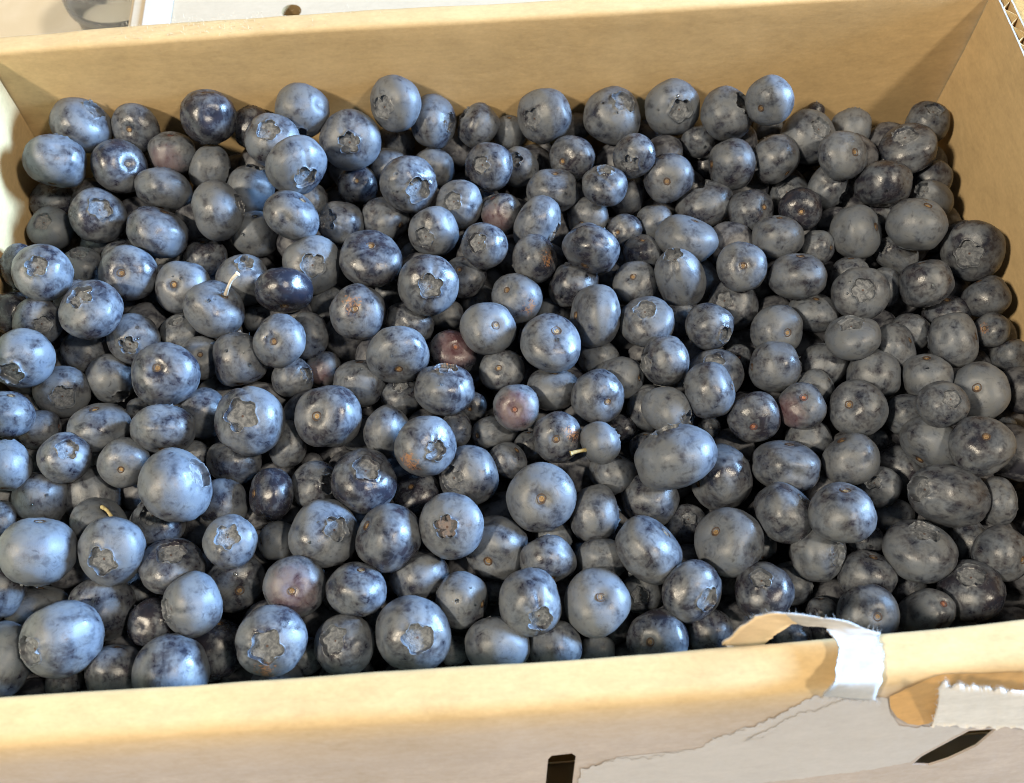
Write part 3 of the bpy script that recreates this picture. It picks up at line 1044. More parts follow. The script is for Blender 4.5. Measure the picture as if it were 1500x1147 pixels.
# ------------------------------------------------------------------ berry shapes
NPHI = 56
def berry_variant(seed):
    rnd = random.Random(1000 + seed)
    s0 = rnd.uniform(0.33, 0.46)
    ph0 = rnd.uniform(0, 6.28)
    lob = rnd.uniform(0.06, 0.14); cusp = rnd.random() < .6
    depth = rnd.uniform(0.13, 0.22)
    lipv = [rnd.uniform(0.2, 1.0) for _ in range(5)]
    nlob = 5 if rnd.random() < .8 else 6
    dents = []
    for _ in range(rnd.choice([0, 1, 1, 2, 2, 3])):
        v = Vector((rnd.gauss(0, 1), rnd.gauss(0, 1), rnd.gauss(0, .5))).normalized()
        dents.append((v, rnd.uniform(0.03, 0.11), rnd.uniform(0.18, 0.45)))
    for _ in range(rnd.choice([1, 2, 3, 4])):       # sides pressed flat against neighbours
        v = Vector((rnd.gauss(0, 1), rnd.gauss(0, 1), rnd.gauss(0, .6))).normalized()
        dents.append((v, rnd.uniform(0.04, 0.10), rnd.uniform(0.5, 0.8)))
    wr = rnd.uniform(0.0, 0.012) if rnd.random() < .5 else 0.0
    crease = rnd.random() < .25
    cr_ax = Vector((rnd.gauss(0, 1), rnd.gauss(0, 1), rnd.gauss(0, .4))).normalized()
    def s_of(phi):
        if cusp: c = abs(math.cos((nlob * phi + ph0) / 2)) * 2 - 1.25
        else:
            c = math.cos(nlob * phi + ph0); c = math.copysign(abs(c) ** 0.75, c)
        return s0 * (1 + lob * c + 0.12 * nz(math.cos(phi) * 1.7, math.sin(phi) * 1.7, seed * 3.3) + 0.07 * nz(math.cos(phi) * 6, math.sin(phi) * 6, seed * 1.7))
    def rad(th):
        p = 2.28
        return (abs(math.sin(th)) ** p + abs(math.cos(th)) ** p) ** (-1 / p)
    def surf(th, phi):
        d = Vector((math.sin(th) * math.cos(phi), math.sin(th) * math.sin(phi), math.cos(th)))
        r = rad(th)
        r += 0.062 * noise.noise(d * 1.25 + Vector((seed * 7.1, 0, 0))) + 0.016 * noise.noise(d * 3.1 + Vector((0, seed * 3.7, 0))) + 0.006 * noise.noise(d * 8 + Vector((0, 0, seed)))
        for v, a, w in dents:
            g = (1 - d.dot(v)) / (w * w)
            r -= a * math.exp(-g * 2)
        if wr: r -= wr * abs(noise.noise(Vector((d.x * 5, d.y * 5, d.z * 1.6)) + Vector((seed * 2.2, 1, 0)))) * 2.2
        if crease:
            q = d.dot(cr_ax)
            r -= 0.03 * math.exp(-(q / 0.07) ** 2) * max(0, d.z + .6)
        p = d * r
        if th > math.pi / 2:
            rho = math.hypot(p.x, p.y)
            p.z += 0.10 * math.exp(-(rho / 0.19) ** 2) + 0.03 * math.exp(-(rho / 0.36) ** 2)
        return p
    phis = [2 * math.pi * k / NPHI for k in range(NPHI)]
    S = [s_of(p) for p in phis]
    lipk = [1 + 0.7 * nz(math.cos(p) * 2.5, math.sin(p) * 2.5, seed * 2.9) + 0.8 * nz(math.cos(p) * 8, math.sin(p) * 8, seed * 1.9) for p in phis]
    V = []; rings = []
    # height of the rim
    th0 = [math.asin(min(.8, s * 1.12)) for s in S]
    base = [surf(t, p) for t, p in zip(th0, phis)]
    zl = sum(b.z for b in base) / NPHI
    zf = zl - depth
    V.append((0, 0, zf + 0.004))
    for u, zz in ((0.3, 0.002), (0.62, 0.0), (0.9, 0.004)):
        ring = []
        for k in range(NPHI):
            ring.append(len(V)); V.append((S[k] * u * math.cos(phis[k]), S[k] * u * math.sin(phis[k]), zf + zz))
        rings.append(ring)
    for f, dz in ((0.965, 0.45), (0.985, 0.85), (1.005, 1.0), (1.03, 1.06), (1.075, 0.98)):
        ring = []
        for k in range(NPHI):
            r = S[k] * f
            top = base[k].z + 0.048 * lipk[k]
            z = zf + (top - zf) * dz if dz < 1 else top + (dz - 1) * 0.15
            if f > 1.05: z = base[k].z + 0.020 * lipk[k]
            ring.append(len(V)); V.append((r * math.cos(phis[k]), r * math.sin(phis[k]), z))
        rings.append(ring)
    NB = 34
    for i in range(NB):
        t = (i / NB)
        ring = []
        for k in range(NPHI):
            th = th0[k] + (math.pi - th0[k]) * (t ** 0.92)
            p = surf(th, phis[k])
            rip = 0.008 * math.cos(nlob * 2 * phis[k] + ph0) * math.exp(-t / 0.06)
            p = p * (1 + rip)
            ring.append(len(V)); V.append(tuple(p))
        rings.append(ring)
    last = len(V); V.append(tuple(surf(math.pi, 0)))
    Fc = []
    for k in range(NPHI):
        Fc.append((0, rings[0][k], rings[0][(k + 1) % NPHI]))
        Fc.append((last, rings[-1][(k + 1) % NPHI], rings[-1][k]))
    for a, b in zip(rings[:-1], rings[1:]):
        for k in range(NPHI):
            Fc.append((a[k], b[k], b[(k + 1) % NPHI], a[(k + 1) % NPHI]))
    body = mesh_only('blueberry_skin', V, Fc, SKIN)
    # calyx: pale disc in the cavity and five ragged sepals on the lip
    V, Fc = [(0, 0, zf + 0.034)], []
    rg = []
    for u, zz in ((0.07, 0.036), (0.13, 0.022), (0.35, 0.020), (0.65, 0.018), (0.86, 0.022), (0.95, 0.016)):
        ring = []
        for k in range(NPHI):
            w = 0.008 * nz(math.cos(phis[k]) * 3 * u, math.sin(phis[k]) * 3 * u, seed + 5.5)
            rr = (S[k] * 0.25 + s0 * 0.75) * u if u < .3 else S[k] * u
            ring.append(len(V)); V.append((rr * math.cos(phis[k]), rr * math.sin(phis[k]), zf + zz + w))
        rg.append(ring)
    for k in range(NPHI):
        Fc.append((0, rg[0][k], rg[0][(k + 1) % NPHI]))
    for a, b in zip(rg[:-1], rg[1:]):
        for k in range(NPHI):
            Fc.append((a[k], b[k], b[(k + 1) % NPHI], a[(k + 1) % NPHI]))
    for q in range(nlob):
        if rnd.random() < .30: continue
        pc = ((math.pi - ph0) + 2 * math.pi * q) / nlob
        half = rnd.uniform(0.22, 0.40); hh = rnd.uniform(0.04, 0.12) * (1.5 if rnd.random() < .2 else 1); tilt = rnd.uniform(-0.5, 0.9)
        nu, nv = 9, 4
        st = len(V)
        for side in (0, 1):
            for j in range(nv):
                v = j / (nv - 1)
                for i in range(nu):
                    a = -1 + 2 * i / (nu - 1)
                    phi = pc + a * half * (1 - 0.25 * v)
                    env = (1 - abs(a) ** 1.8)
                    h = hh * v * env * (1 + 0.9 * nz(a * 5, seed, q))
                    k = int((phi % (2 * math.pi)) / (2 * math.pi) * NPHI) % NPHI
                    r0 = s_of(phi) * 1.02 - tilt * h - side * 0.012
                    z0 = base[k].z + 0.030 + h
                    V.append((r0 * math.cos(phi), r0 * math.sin(phi), z0))
        o2 = nu * nv
        for j in range(nv - 1):
            for i in range(nu - 1):
                a, b, c, d = st + j * nu + i, st + j * nu + i + 1, st + (j + 1) * nu + i + 1, st + (j + 1) * nu + i
                Fc += [(a, b, c, d), (a + o2, d + o2, c + o2, b + o2)]
        for i in range(nu - 1):
            a, b = st + (nv - 1) * nu + i, st + (nv - 1) * nu + i + 1
            Fc.append((a, b, b + o2, a + o2))
    cal = mesh_only('calyx', V, Fc, CALYX)
    # stem scar: dried ring with a pit
    zb = surf(math.pi, 0).z
    rs = rnd.uniform(0.10, 0.145)
    V, Fc = [], []
    seg = 18
    pr = [(0.0, 0), (0.25, -0.004), (0.50, -0.016), (0.68, -0.010), (0.82, -0.010), (1.0, -0.050), (1.18, -0.054), (1.4, 0.03)]
    for r, z in pr[1:]:
        for k in range(seg):
            a = 2 * math.pi * k / seg
            rr = rs * r * (1 + 0.14 * nz(math.cos(a) * 1.5, math.sin(a) * 1.5, seed + r))
            V.append((rr * math.cos(a), rr * math.sin(a) * 0.92, zb + z - 0.006 + 0.005 * nz(math.cos(a) * 3, math.sin(a) * 3, seed + 9)))
    V.append((0, 0, zb - 0.008))
    c = len(V) - 1
    for k in range(seg):
        Fc.append((c, (k + 1) % seg, k))
    for i in range(len(pr) - 2):
        for k in range(seg):
            a, b = i * seg + k, i * seg + (k + 1) % seg
            Fc.append((a, b, b + seg, a + seg))
    sc = mesh_only('stem_scar', V, Fc, SCAR)
    sc2 = sc.copy(); sc2.materials.clear(); sc2.materials.append(SCAR_RED)
    return body, cal, sc, sc2
def mesh_only(name, V, Fc, mat):
    me = bpy.data.meshes.new(name)
    me.from_pydata([tuple(map(float, v)) for v in V], [], Fc)
    bm = bmesh.new(); bm.from_mesh(me); bmesh.ops.recalc_face_normals(bm, faces=bm.faces); bm.to_mesh(me); bm.free()
    me.polygons.foreach_set('use_smooth', [True] * len(me.polygons))
    me.materials.append(mat)
    return me
NVAR = 26
VAR = [berry_variant(i) for i in range(NVAR)]

# ------------------------------------------------------------------ berry list, measured on the photograph (3.75x tiles)
class B: pass
berries = []
ox = oy = 0
for ln in CATALOG.strip().splitlines():
    w = ln.split()
    if w[0].startswith('@'):
        ox, oy = float(w[0][1:]), float(w[1]); continue
    b = B()
    b.id = int(w[0]); b.x = ox + float(w[1]) / 3.75; b.y = oy + float(w[2]) / 3.75
    b.a = float(w[3]) / 3.75; b.b = float(w[4]) / 3.75; b.ang = math.radians(float(w[5])); b.lv = float(w[6])
    b.feat = w[7]; rest = w[8:]
    if b.feat in 'cs':
        b.fx = ox + float(rest[0]) / 3.75; b.fy = oy + float(rest[1]) / 3.75; rest = rest[2:]
    b.fl = set(rest)
    berries.append(b)
N = len(berries)
px = np.array([[b.x, b.y] for b in berries]); rp = np.array([math.sqrt(b.a * b.b) for b in berries])
lv = np.array([b.lv for b in berries])
dirs = np.array([ray(*p) for p in px])
cosax = dirs @ (CAM_R @ np.array([0, 0, -1.0]))
def z_goal(l): return 0.0045 - 0.0125 * l
t = np.array([(z_goal(l) - CAM_C[2]) / d[2] for l, d in zip(lv, dirs)])
t_goal = t.copy()
key = lv - 2e-4 * px[:, 1]
order_front = key[:, None] < key[None, :]           # i in front of j
dpx = np.linalg.norm(px[:, None] - px[None], axis=2)
TIGHT = 0.93
for it in range(420):
    P = CAM_C + dirs * t[:, None]
    R = rp * t * cosax / F_PX
    sm = (R[:, None] + R[None]) * TIGHT
    ca = np.clip(dirs @ dirs.T, -1, 1); sa2 = 1 - ca * ca
    lat = np.sqrt(np.clip(sa2, 0, None)) * 0.5 * (t[:, None] + t[None])
    need = np.sqrt(np.clip(sm ** 2 - lat ** 2, 0, None))
    np.fill_diagonal(need, 0)
    gap = t[None] - t[:, None]                       # positive when j is behind i
    viol = np.where(order_front & (need > 0), np.clip(need - gap, 0, None), 0)
    cnt = (viol > 1e-5)
    dt = (viol.sum(0) / np.maximum(cnt.sum(0), 1)) * 0.5 - (viol.sum(1) / np.maximum(cnt.sum(1), 1)) * 0.5
    t = t + 0.5 * dt + 0.010 * (t_goal - t) * (it < 330)
    P = CAM_C + dirs * t[:, None]; R = rp * t * cosax / F_PX
    over = np.clip(P[:, 1] + R - (Y_B - 0.0003), 0, None); t -= 0.5 * over / np.maximum(dirs[:, 1], .2) * (dirs[:, 1] > .1)
    over = np.clip(P[:, 0] + R - (X_R - 0.0003), 0, None); t -= 0.5 * over / 0.45 * (dirs[:, 0] > .05)
    over = np.clip(-(P[:, 0] - R - (X_L + 0.0003)), 0, None); t -= 0.5 * over / 0.45 * (dirs[:, 0] < -.05)
    over = np.clip((Y_F + 0.0006) - (P[:, 1] - R), 0, None); t += 0.5 * over / np.maximum(dirs[:, 1], .15)
    over = np.clip(P[:, 2] + R - (H + 0.002), 0, None); t += 0.5 * over
    over = np.clip(Z_FLOOR + R - P[:, 2], 0, None); t -= 0.5 * over
P = CAM_C + dirs * t[:, None]; R = rp * t * cosax / F_PX
print('berries', N, 'radius mm', R.min() * 1000, R.mean() * 1000, R.max() * 1000, 'z', P[:, 2].min(), P[:, 2].max(), 'max viol', viol.max())

camx, camy = CAM_R[:, 0], CAM_R[:, 1]
def local_frame(d):
    v = -d
    r = camx - v * (camx @ v); r /= np.linalg.norm(r)
    u = np.cross(v, r)
    return r, u, v
rng = random.Random(77)
LANDMARK = {}
def build_berry(i, b):
    r, u, v = local_frame(dirs[i])
    req = b.a * t[i] * cosax[i] / F_PX
    sx, sy = 1.0, 1.0
    if b.feat in 'cs':
        off = np.array([b.fx - b.x, b.fy - b.y])
        ca, sa = math.cos(b.ang), math.sin(b.ang)
        q = np.array([(off[0] * ca + off[1] * sa) / b.a, (-off[0] * sa + off[1] * ca) / b.b])
        m = np.linalg.norm(q)
        if b.feat == 'c': m = min(m * 1.06, 0.985)
        m = min(m, 0.985)
        dn = off / (np.linalg.norm(off) + 1e-9)
        ax = r * dn[0] * m - u * dn[1] * m + v * math.sqrt(max(0, 1 - m * m))
        ax = ax / np.linalg.norm(ax)
        feat_dir = ax
        if b.feat == 's': ax = -ax
        sin2 = m * m
        P2 = (b.b ** 2 - b.a ** 2 * (1 - sin2)) / max(sin2, 1e-3)
        ratio = math.sqrt(max(P2, 0)) / b.a if sin2 > 0.3 else 0.80
        ratio = min(max(ratio, 0.69), 0.98)
        if sin2 <= 0.3:
            req = math.sqrt(b.a * b.b) * t[i] * cosax[i] / F_PX
        elif abs(dn[0] * math.cos(b.ang) + dn[1] * math.sin(b.ang)) > 0.75 and b.a / b.b > 1.08:
            # feature sits on the long end: a prolate berry
            req = b.b * t[i] * cosax[i] / F_PX
            ratio = min(max(math.sqrt(max(b.a ** 2 - b.b ** 2 * (1 - sin2), b.b ** 2) / sin2) / b.b, 1.0), 1.5)
    else:
        mn = b.ang + math.pi / 2
        sg = rng.choice([-1, 1]); tl = math.radians(rng.uniform(8, 28))
        d2 = np.array([math.cos(mn), math.sin(mn)]) * sg
        ax = (r * d2[0] - u * d2[1]) * math.cos(tl) - v * math.sin(tl)
        ratio = min(max(b.b / b.a, 0.70), 1.0)
        feat_dir = -v
    var = rng.randrange(NVAR)
    body, cal, sc, sc2 = VAR[var]
    z = Vector(ax); tmp = Vector((0.3, 0.5, 0.8)).cross(z).normalized()
    x = tmp; y = z.cross(x)
    rot = Matrix((x, y, z)).transposed()
    rot = rot @ Matrix.Rotation(rng.uniform(0, 6.28), 3, 'Z')
    o = bpy.data.objects.new('blueberry', body)
    COL.objects.link(o)
    o.rotation_mode = 'QUATERNION'
    o.rotation_quaternion = rot.to_quaternion()
    req *= 1.03
    o.location = Vector(P[i]); o.scale = (req, req, req * ratio)
    bl = rng.gauss(0.53, 0.11)
    if 'dark' in b.fl: bl = rng.uniform(0.14, 0.28)
    if 'dim' in b.fl: bl = rng.uniform(0.36, 0.46)
    if 'wet' in b.fl: bl = 0.42
    if b.lv > .75: bl -= 0.06
    o['bloom'] = float(min(max(bl, 0.0), 0.95))
    inv = rot.transposed()
    def loc_dir(wd): 
        q = inv @ Vector(wd); q = Vector((q.x, q.y, q.z / max(ratio, .1))); return list(q.normalized())
    red = 0.0; rdir = (0, 0, -1)
    if 'red' in b.fl: red, rdir = 0.40, loc_dir(v * 0.8 - u * 0.35 - r * 0.35)
    if b.id in (131, 262): red, rdir = 0.5, (0, 0, -1)
    if b.id == 298: red, rdir = 0.42, loc_dir(v * 0.6 - r * 0.65 - u * 0.3)
    if 'red2' in b.fl: red, rdir = 0.35, (0, 0, -1)
    o['red'] = red; o['red_dir'] = [float(q) for q in rdir]
    cork = 0.0; cdir = (0, 0, 1)
    if 'cork' in b.fl:
        cork = 0.9
        cdir = loc_dir({124: v * .9 - r * .25 + u * .3, 155: v * .75 + r * .6 + u * .05, 167: v * .7 + r * .5 - u * .35, 272: v * .7 + r * .65 + u * .2, 205: v * .8 - r * .55 + u * .1,
                        133: v * .3 + u * .9, 246: v * .7 - r * .5 - u * .5, 336: v * .4 - u * .9 - r * .1}.get(b.id, v))
    o['cork'] = cork; o['cork_dir'] = [float(q) for q in cdir]
    c = bpy.data.objects.new('calyx', cal); COL.objects.link(c); c.parent = o
    c['brown'] = 0.75 if 'browncrown' in b.fl else (0.45 if b.id in (80, 133) else 0.0)
    s = bpy.data.objects.new('stem_scar', sc2 if ('red' in b.fl or 'redscar' in b.fl or b.id in (180, 277, 356)) else sc); COL.objects.link(s); s.parent = o
    b.obj = o; b.mat = Matrix.LocRotScale(o.location, o.rotation_quaternion, o.scale); b.R = req; b.var = var
    return o

DEEP = 1.15
bulk_tr = []
for i, b in enumerate(berries):
    if b.lv >= DEEP:
        bulk_tr.append((P[i], R[i]))
    else:
        build_berry(i, b)

# ------------------------------------------------------------------ the uncounted berries lower in the heap
fr = np.random.RandomState(5)
fill = []
for zl_, stepv in ((-0.005, 0.0145), (-0.017, 0.0145), (-0.030, 0.0150)):
    k = 0
    yv = Y_F + 0.0085
    while yv < Y_B - 0.007:
        xv = X_L + 0.0085 + (k % 2) * stepv * 0.5
        while xv < X_R - 0.007:
            fill.append((xv + fr.uniform(-.002, .002), yv + fr.uniform(-.002, .002), zl_ + fr.uniform(-.004, .004), fr.uniform(.0064, .0080)))
            xv += stepv
        yv += stepv * 0.88; k += 1
fill = np.array(fill)
Q = np.concatenate([np.array([p for p, _ in bulk_tr]).reshape(-1, 3), fill[:, :3]]); QR = np.concatenate([np.array([r_ for _, r_ in bulk_tr]), fill[:, 3]])
ind = [i for i, b in enumerate(berries) if b.lv < DEEP]
FP, FR = P[ind], R[ind]
for it in range(34):
    d = Q[:, None] - FP[None]; L = np.linalg.norm(d, axis=2) + 1e-9
    pen = np.clip((QR[:, None] + FR[None]) * 0.97 - L, 0, None)
    mv = (d / L[..., None] * pen[..., None]); mv[..., 2] -= pen * 0.25
    Q = Q + mv.sum(1) * 0.6
    d = Q[:, None] - Q[None]; L = np.linalg.norm(d, axis=2) + 1e-9
    pen = np.clip((QR[:, None] + QR[None]) * 0.95 - L, 0, None); np.fill_diagonal(pen, 0)
    Q = Q + (d / L[..., None] * pen[..., None]).sum(1) * 0.25
    Q[:, 0] = np.clip(Q[:, 0], X_L + QR, X_R - QR); Q[:, 1] = np.clip(Q[:, 1], Y_F + QR, Y_B - QR); Q[:, 2] = np.maximum(Q[:, 2], Z_FLOOR + QR)
d = np.linalg.norm(Q[:, None] - FP[None], axis=2)
keep = (d > (QR[:, None] + FR[None]) * 0.86).all(1)
print('fill', len(Q), keep.sum())
Q, QR = Q[keep], QR[keep]
def low_berry(seed, nu=22, nv=15):
    V, Fc = [], []
    for j in range(nv + 1):
        th = math.pi * j / nv
        for k in range(nu):
            ph = 2 * math.pi * k / nu
            d = Vector((math.sin(th) * math.cos(ph), math.sin(th) * math.sin(ph), math.cos(th)))
            r = 1 + 0.07 * noise.noise(d * 1.3 + Vector((seed * 5.1, 0, 0)))
            p = d * r
            rho = math.hypot(p.x, p.y)
            if p.z > 0: p.z -= 0.15 * max(0, 1 - (rho / 0.38) ** 4)
            V.append(tuple(p))
    for j in range(nv):
        for k in range(nu):
            a_, b_ = j * nu + k, j * nu + (k + 1) % nu
            Fc.append((a_, a_ + nu, b_ + nu, b_))
    return np.array(V), np.array(Fc)
LOW = [low_berry(i) for i in range(8)]
Vs, Fs, base_n = [], [], 0
for k in range(len(Q)):
    co, fc = LOW[k % 8]
    rq = Quaternion(Vector(fr.normal(size=3)), fr.uniform(0, 6.28)).to_matrix()
    cc = (np.array(rq) @ (co * np.array([1, 1, fr.uniform(.78, .95)])).T).T * QR[k] + Q[k]
    Vs.append(cc); Fs.append(fc + base_n); base_n += len(cc)
Fs = np.concatenate(Fs).tolist()
BULK_SKIN = SKIN
bulk = mesh_only('blueberries_beneath', np.concatenate(Vs), Fs, mat_simple('deep_berry_skin', (0.014, 0.015, 0.024), (0.11, 0.115, 0.13), 260.0, 0.5, 0.3, 0.0003, 0.36, 0.62))
bo = bpy.data.objects.new('blueberries_beneath', bulk); COL.objects.link(bo)
tag(bo, 'dark mass of lower blueberries filling the gaps of the heap', 'berries', None, 'stuff')

# ------------------------------------------------------------------ stems
BYID = {b.id: (i, b) for i, b in enumerate(berries)}
def tube(pts, rad, seg=10):
    P_ = [np.array(p, float) for p in pts]
    out = []
    m = len(P_)
    for k in range(24):
        tt = k / 23 * (m - 1); i = min(int(tt), m - 2); f = tt - i
        p0, p1, p2, p3 = P_[max(i - 1, 0)], P_[i], P_[i + 1], P_[min(i + 2, m - 1)]
        out.append(0.5 * ((2 * p1) + (-p0 + p2) * f + (2 * p0 - 5 * p1 + 4 * p2 - p3) * f * f + (-p0 + 3 * p1 - 3 * p2 + p3) * f ** 3))
    V, Fc = [], []
    for k, p in enumerate(out):
        d = out[min(k + 1, 23)] - out[max(k - 1, 0)]; d /= np.linalg.norm(d)
        a = np.cross(d, [0.2, 0.3, 0.9]); a /= np.linalg.norm(a); c = np.cross(d, a)
        tt = k / 23
        rr = rad * (1.15 - 0.3 * math.sin(tt * 3.1) + (0.25 if tt > .93 else 0)) * (1 + 0.1 * nz(k * 0.7, 1, 2))
        for s in range(seg):
            an = 2 * math.pi * s / seg
            V.append(p + (a * math.cos(an) + c * math.sin(an)) * rr)
    for k in range(23):
        for s in range(seg):
            Fc.append((k * seg + s, k * seg + (s + 1) % seg, (k + 1) * seg + (s + 1) % seg, (k + 1) * seg + s))
    Fc.append(tuple(range(23 * seg, 24 * seg))); Fc.append(tuple(reversed(range(seg))))
    return V, Fc
def add_stem(bid, pix, lifts, rad, mat):
    i, b = BYID[bid]
    pts = []
    for (u_, v_), lf in zip(pix, lifts):
        d = ray(u_, v_)
        pts.append(CAM_C + d * (t[i] - R[i] * lf))
    V, Fc = tube(pts, rad)
    o = mesh_obj('stem', V, Fc, mat)
    o.parent = b.obj; o.matrix_parent_inverse = b.mat.inverted()
q = lambda ox, oy, L: [(ox + a / 3.75, oy + c / 3.75) for a, c in L]
add_stem(93, q(0, 260, [(1240, 640), (1252, 605), (1272, 562), (1308, 524)]), [0.6, 0.9, 1.15, 1.3], 0.00052, STEM)
add_stem(228, q(0, 530, [(560, 795), (585, 812), (605, 838), (622, 866)]), [0.6, 0.95, 1.05, 1.05], 0.00048, STEM_G)
add_stem(273, q(740, 530, [(445, 482), (425, 485), (395, 491), (358, 502)]), [0.5, 0.8, 0.95, 1.05], 0.00052, STEM_G)

# ------------------------------------------------------------------ a few water drops, added for their sparkling glints
DROP = NT('glint_water_drop')
DROP.b.inputs['Base Color'].default_value = (0.9, 0.93, 0.96, 1); DROP.b.inputs['Roughness'].default_value = 0.03
DROP.b.inputs['Transmission Weight'].default_value = 1.0; DROP.b.inputs['IOR'].default_value = 1.33
bm = bmesh.new(); bmesh.ops.create_uvsphere(bm, u_segments=14, v_segments=9, radius=1)
for v_ in bm.verts: v_.co.z = max(v_.co.z, -0.35)
drop_me = bpy.data.meshes.new('glint_water_drop'); bm.to_mesh(drop_me); bm.free()
drop_me.polygons.foreach_set('use_smooth', [True] * len(drop_me.polygons)); drop_me.materials.append(DROP.m)
bpy.context.view_layer.update()
drng = random.Random(31)
WET = {30: 4, 164: 4, 315: 3, 42: 2, 41: 3, 84: 2, 91: 2, 93: 2, 105: 3, 124: 1, 134: 2, 173: 2, 210: 1, 198: 2, 196: 2, 309: 1, 339: 3, 255: 2, 226: 2, 221: 1, 232: 1, 100: 2, 140: 2, 55: 1, 70: 1, 193: 2, 110: 2, 133: 1, 304: 1, 327: 2, 50: 1, 129: 1}
for bid, cnt in WET.items():
    i, b = BYID[bid]
    rr_, uu, vv = local_frame(dirs[i])
    for _ in range(cnt):
        wd = vv * 1.0 + rr_ * drng.uniform(-.7, .7) + uu * drng.uniform(-.5, .7); wd /= np.linalg.norm(wd)
        inv = b.mat.inverted()
        o_l = inv @ Vector(P[i] + wd * 0.03); d_l = (inv @ Vector(P[i]) - o_l).normalized()
        ok, hit, nrm, _f = b.obj.data.vertices and b.obj.ray_cast(o_l, d_l)
        if not ok: continue
        wp = b.mat @ hit; wn = (b.mat.to_3x3().inverted().transposed() @ nrm).normalized()
        sz = drng.uniform(0.00028, 0.00060)
        d_ = bpy.data.objects.new('glint_water_drop', drop_me); COL.objects.link(d_)
        d_.parent = b.obj; d_.matrix_parent_inverse = inv
        d_.location = wp + wn * sz * 0.1; d_.rotation_mode = 'QUATERNION'; d_.rotation_quaternion = wn.to_track_quat('Z', 'Y')
        d_.scale = (sz, sz * drng.uniform(.8, 1.2), sz * 0.62)

# ------------------------------------------------------------------ labels: what each berry looks like and beside which easily found berry it lies
LM = {   # id: (own label, short phrase used by the berries round it)
 6: ('glossy black blueberry without bloom, lying against the back wall', 'the glossy black berry'),
 24: ('tall oval blueberry leaning highest against the back wall, crown turned left', 'the tall back-wall berry'),
 23: ('big pale blueberry near the back with a wide dished crown facing the viewer', 'the dish-crowned berry'),
 30: ('oval blueberry with a wet dark torn end, near the back', 'the wet torn berry'),
 93: ('blueberry with a thin white curved stem standing up from it', 'the white-stemmed berry'),
 273: ('small oval blueberry with a short yellow stem pointing left', 'the small yellow-stemmed berry'),
 278: ('very large long blueberry riding on top of the heap, its end torn', 'the large raised berry'),
 298: ('grey blueberry with red blotches and a red stem scar', 'the red-blotched berry'),
 131: ('pinkish blueberry with a red-brown stem scar facing up', 'the pinkish berry'),
 262: ('small round rosy blueberry with an orange-brown scar facing the viewer', 'the rosy round berry'),
 272: ('blueberry with a rust-brown streak down its right side', 'the rust-streaked berry'),
 167: ('blueberry covered by a net of tan russet cracks', 'the russet-cracked berry'),
 155: ('dark blueberry with a pale tan slash across its side', 'the slashed berry'),
 124: ('dark blue blueberry with an orange-tan patch beside its stem scar', 'the orange-patched berry'),
 246: ('bumpy blueberry with a dark star-shaped crown and rusty spots low on its side', 'the rusty star-crowned berry'),
 255: ('large blueberry with a broken pale crown facing right', 'the broken-crowned berry'),
 258: ('large blueberry with a brownish star crown facing the viewer', 'the brown-crowned berry'),
 338: ('largest blueberry touching the front wall, lobed crown facing the viewer', 'the largest front-wall berry'),
 324: ('largest smooth round blueberry in the near left corner', 'the big near-left berry'),
 336: ('blueberry by the front wall with a flat grey crown and a tan flake below', 'the flat-crowned berry'),
 103: ('big round blueberry with a gold stem scar near its top, left side of heap', 'the gold-scarred berry'),
 263: ('large round blueberry with a brown stem button exactly in its middle', 'the brown-button berry'),
 224: ('very large pale blue oval berry, crown edge at its upper right', 'the very large blue oval'),
 222: ('large round blueberry with a ring crown at its upper left', 'the ring-crowned berry'),
 121: ('round blueberry with a wide open dish crown, middle of the heap', 'the open-dish berry'),
 191: ('huge dim blueberry pressed against the right wall, star crown facing the viewer', 'the huge right-wall berry'),
 196: ('large grey blueberry with a wet starry crown, right half of the heap', 'the starry grey berry'),
 309: ('large grey blueberry with a wide crown and a dark hole beside it', 'the two-holed berry'),
 346: ('large round blueberry with a yellow stem scar, near the front wall', 'the yellow-scarred berry'),
 345: ('large pale blueberry with a small ragged crown low on its right', 'the ragged low-crowned berry'),
 351: ('dark oval blueberry with deep creases down its right side', 'the creased berry'),
 169: ('flattened blueberry with a white oval crown dish facing up', 'the white-dished berry'),
 86: ('pale round blueberry with a white crown disc, beside the left wall', 'the white-disc berry'),
 236: ('black wet blueberry sunk in a gap, left of centre', 'the black sunken berry'),
 228: ('blueberry with a short peeling greenish stem on its top', 'the peeling-stemmed berry'),
 5: ('purple-red tinted blueberry near the back left corner', 'the purple-tinted berry'),
 42: ('round dark grey blueberry at the back with a ragged crown facing the viewer', 'the ragged back berry'),
 211: ('blueberry by the right edge with a tan scar in a shallow hollow', 'the hollow-scarred berry'),
 319: ('near-right blueberry with a folded crown on top and a blue glint below', 'the near-right corner berry'),
 110: ('dark glossy flattened oval blueberry lying level', 'the dark glossy oval'),
 205: ('small blueberry at the right edge with an orange corky patch', 'the orange-cork berry'),
 133: ('round blueberry with a ragged brown-edged crown on top', 'the brown-fringed berry'),
}
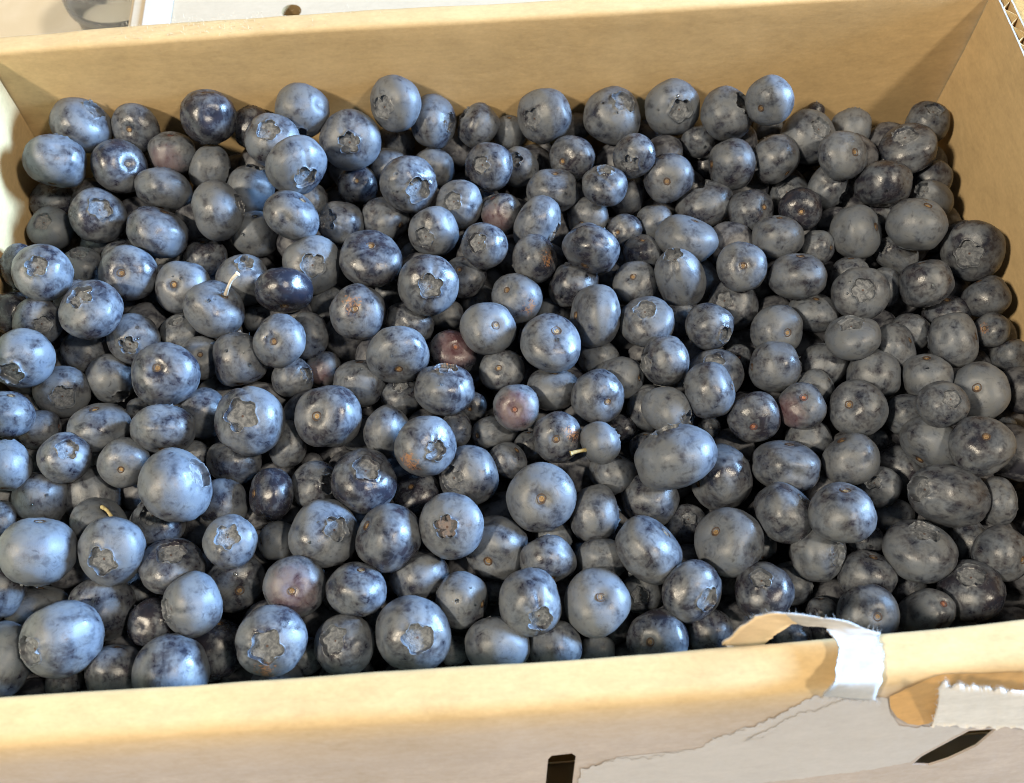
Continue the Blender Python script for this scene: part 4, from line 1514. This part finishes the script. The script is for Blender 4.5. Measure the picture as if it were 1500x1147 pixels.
ORD = ['', 'second ', 'third ', 'fourth ', 'fifth ', 'sixth ', 'seventh ', 'eighth ', 'ninth ', 'tenth ']
DIRS = ['right of', 'below right of', 'below', 'below left of', 'left of', 'above left of', 'above', 'above right of']
groups = {}
indiv = [b for b in berries if b.lv < DEEP]
lms = [b for b in indiv if b.id in LM]
meanR = np.mean([b.R for b in indiv])
for b in indiv:
    if b.id in LM: continue
    lm = min(lms, key=lambda q: math.hypot(q.x - b.x, q.y - b.y))
    a = math.degrees(math.atan2(b.y - lm.y, b.x - lm.x)) % 360
    b.lm = lm; b.sec = int(((a + 22.5) % 360) // 45)
    groups.setdefault((lm.id, b.sec), []).append(b)
for (lid, sec), lst in groups.items():
    lst.sort(key=lambda q: math.hypot(q.x - q.lm.x, q.y - q.lm.y))
    for r_, b in enumerate(lst):
        sz = 'large ' if b.R > meanR * 1.2 else ('small ' if b.R < meanR * 0.8 else '')
        colr = 'dark ' if 'dark' in b.fl else ('reddish ' if 'red' in b.fl else '')
        shp = 'oval ' if b.a / b.b > 1.22 else ('round ' if b.a / b.b < 1.08 else '')
        ft = ''
        if b.feat in 'cs':
            dx, dy = b.fx - b.x, b.fy - b.y
            m = math.hypot(dx, dy) / b.a
            if m < 0.28: where = 'facing the viewer'
            else:
                where = ['facing right', 'facing down', 'facing left', 'facing up'][int(((math.degrees(math.atan2(dy, dx)) + 45) % 360) // 90)]
            ft = (' with crown ' if b.feat == 'c' else ' with stem scar ') + where
        else:
            ft = ' half buried' if b.lv >= .6 else ''
        pos = ('just ' if r_ == 0 else ORD[r_]) + DIRS[sec] + ' ' + LM[lid][1]
        b.obj['label'] = (sz + colr + shp).strip() + (' ' if (sz + colr + shp) else '') + 'blueberry' + ft + ', ' + pos
for b in lms: b.obj['label'] = LM[b.id][0]
seen = {}
for b in indiv:
    b.obj['category'] = 'blueberry'; b.obj['group'] = 'loose blueberries in the carton'
    l = b.obj['label']
    if l in seen or len(l.split()) > 16: print('LABEL', len(l.split()), l)
    seen[l] = 1
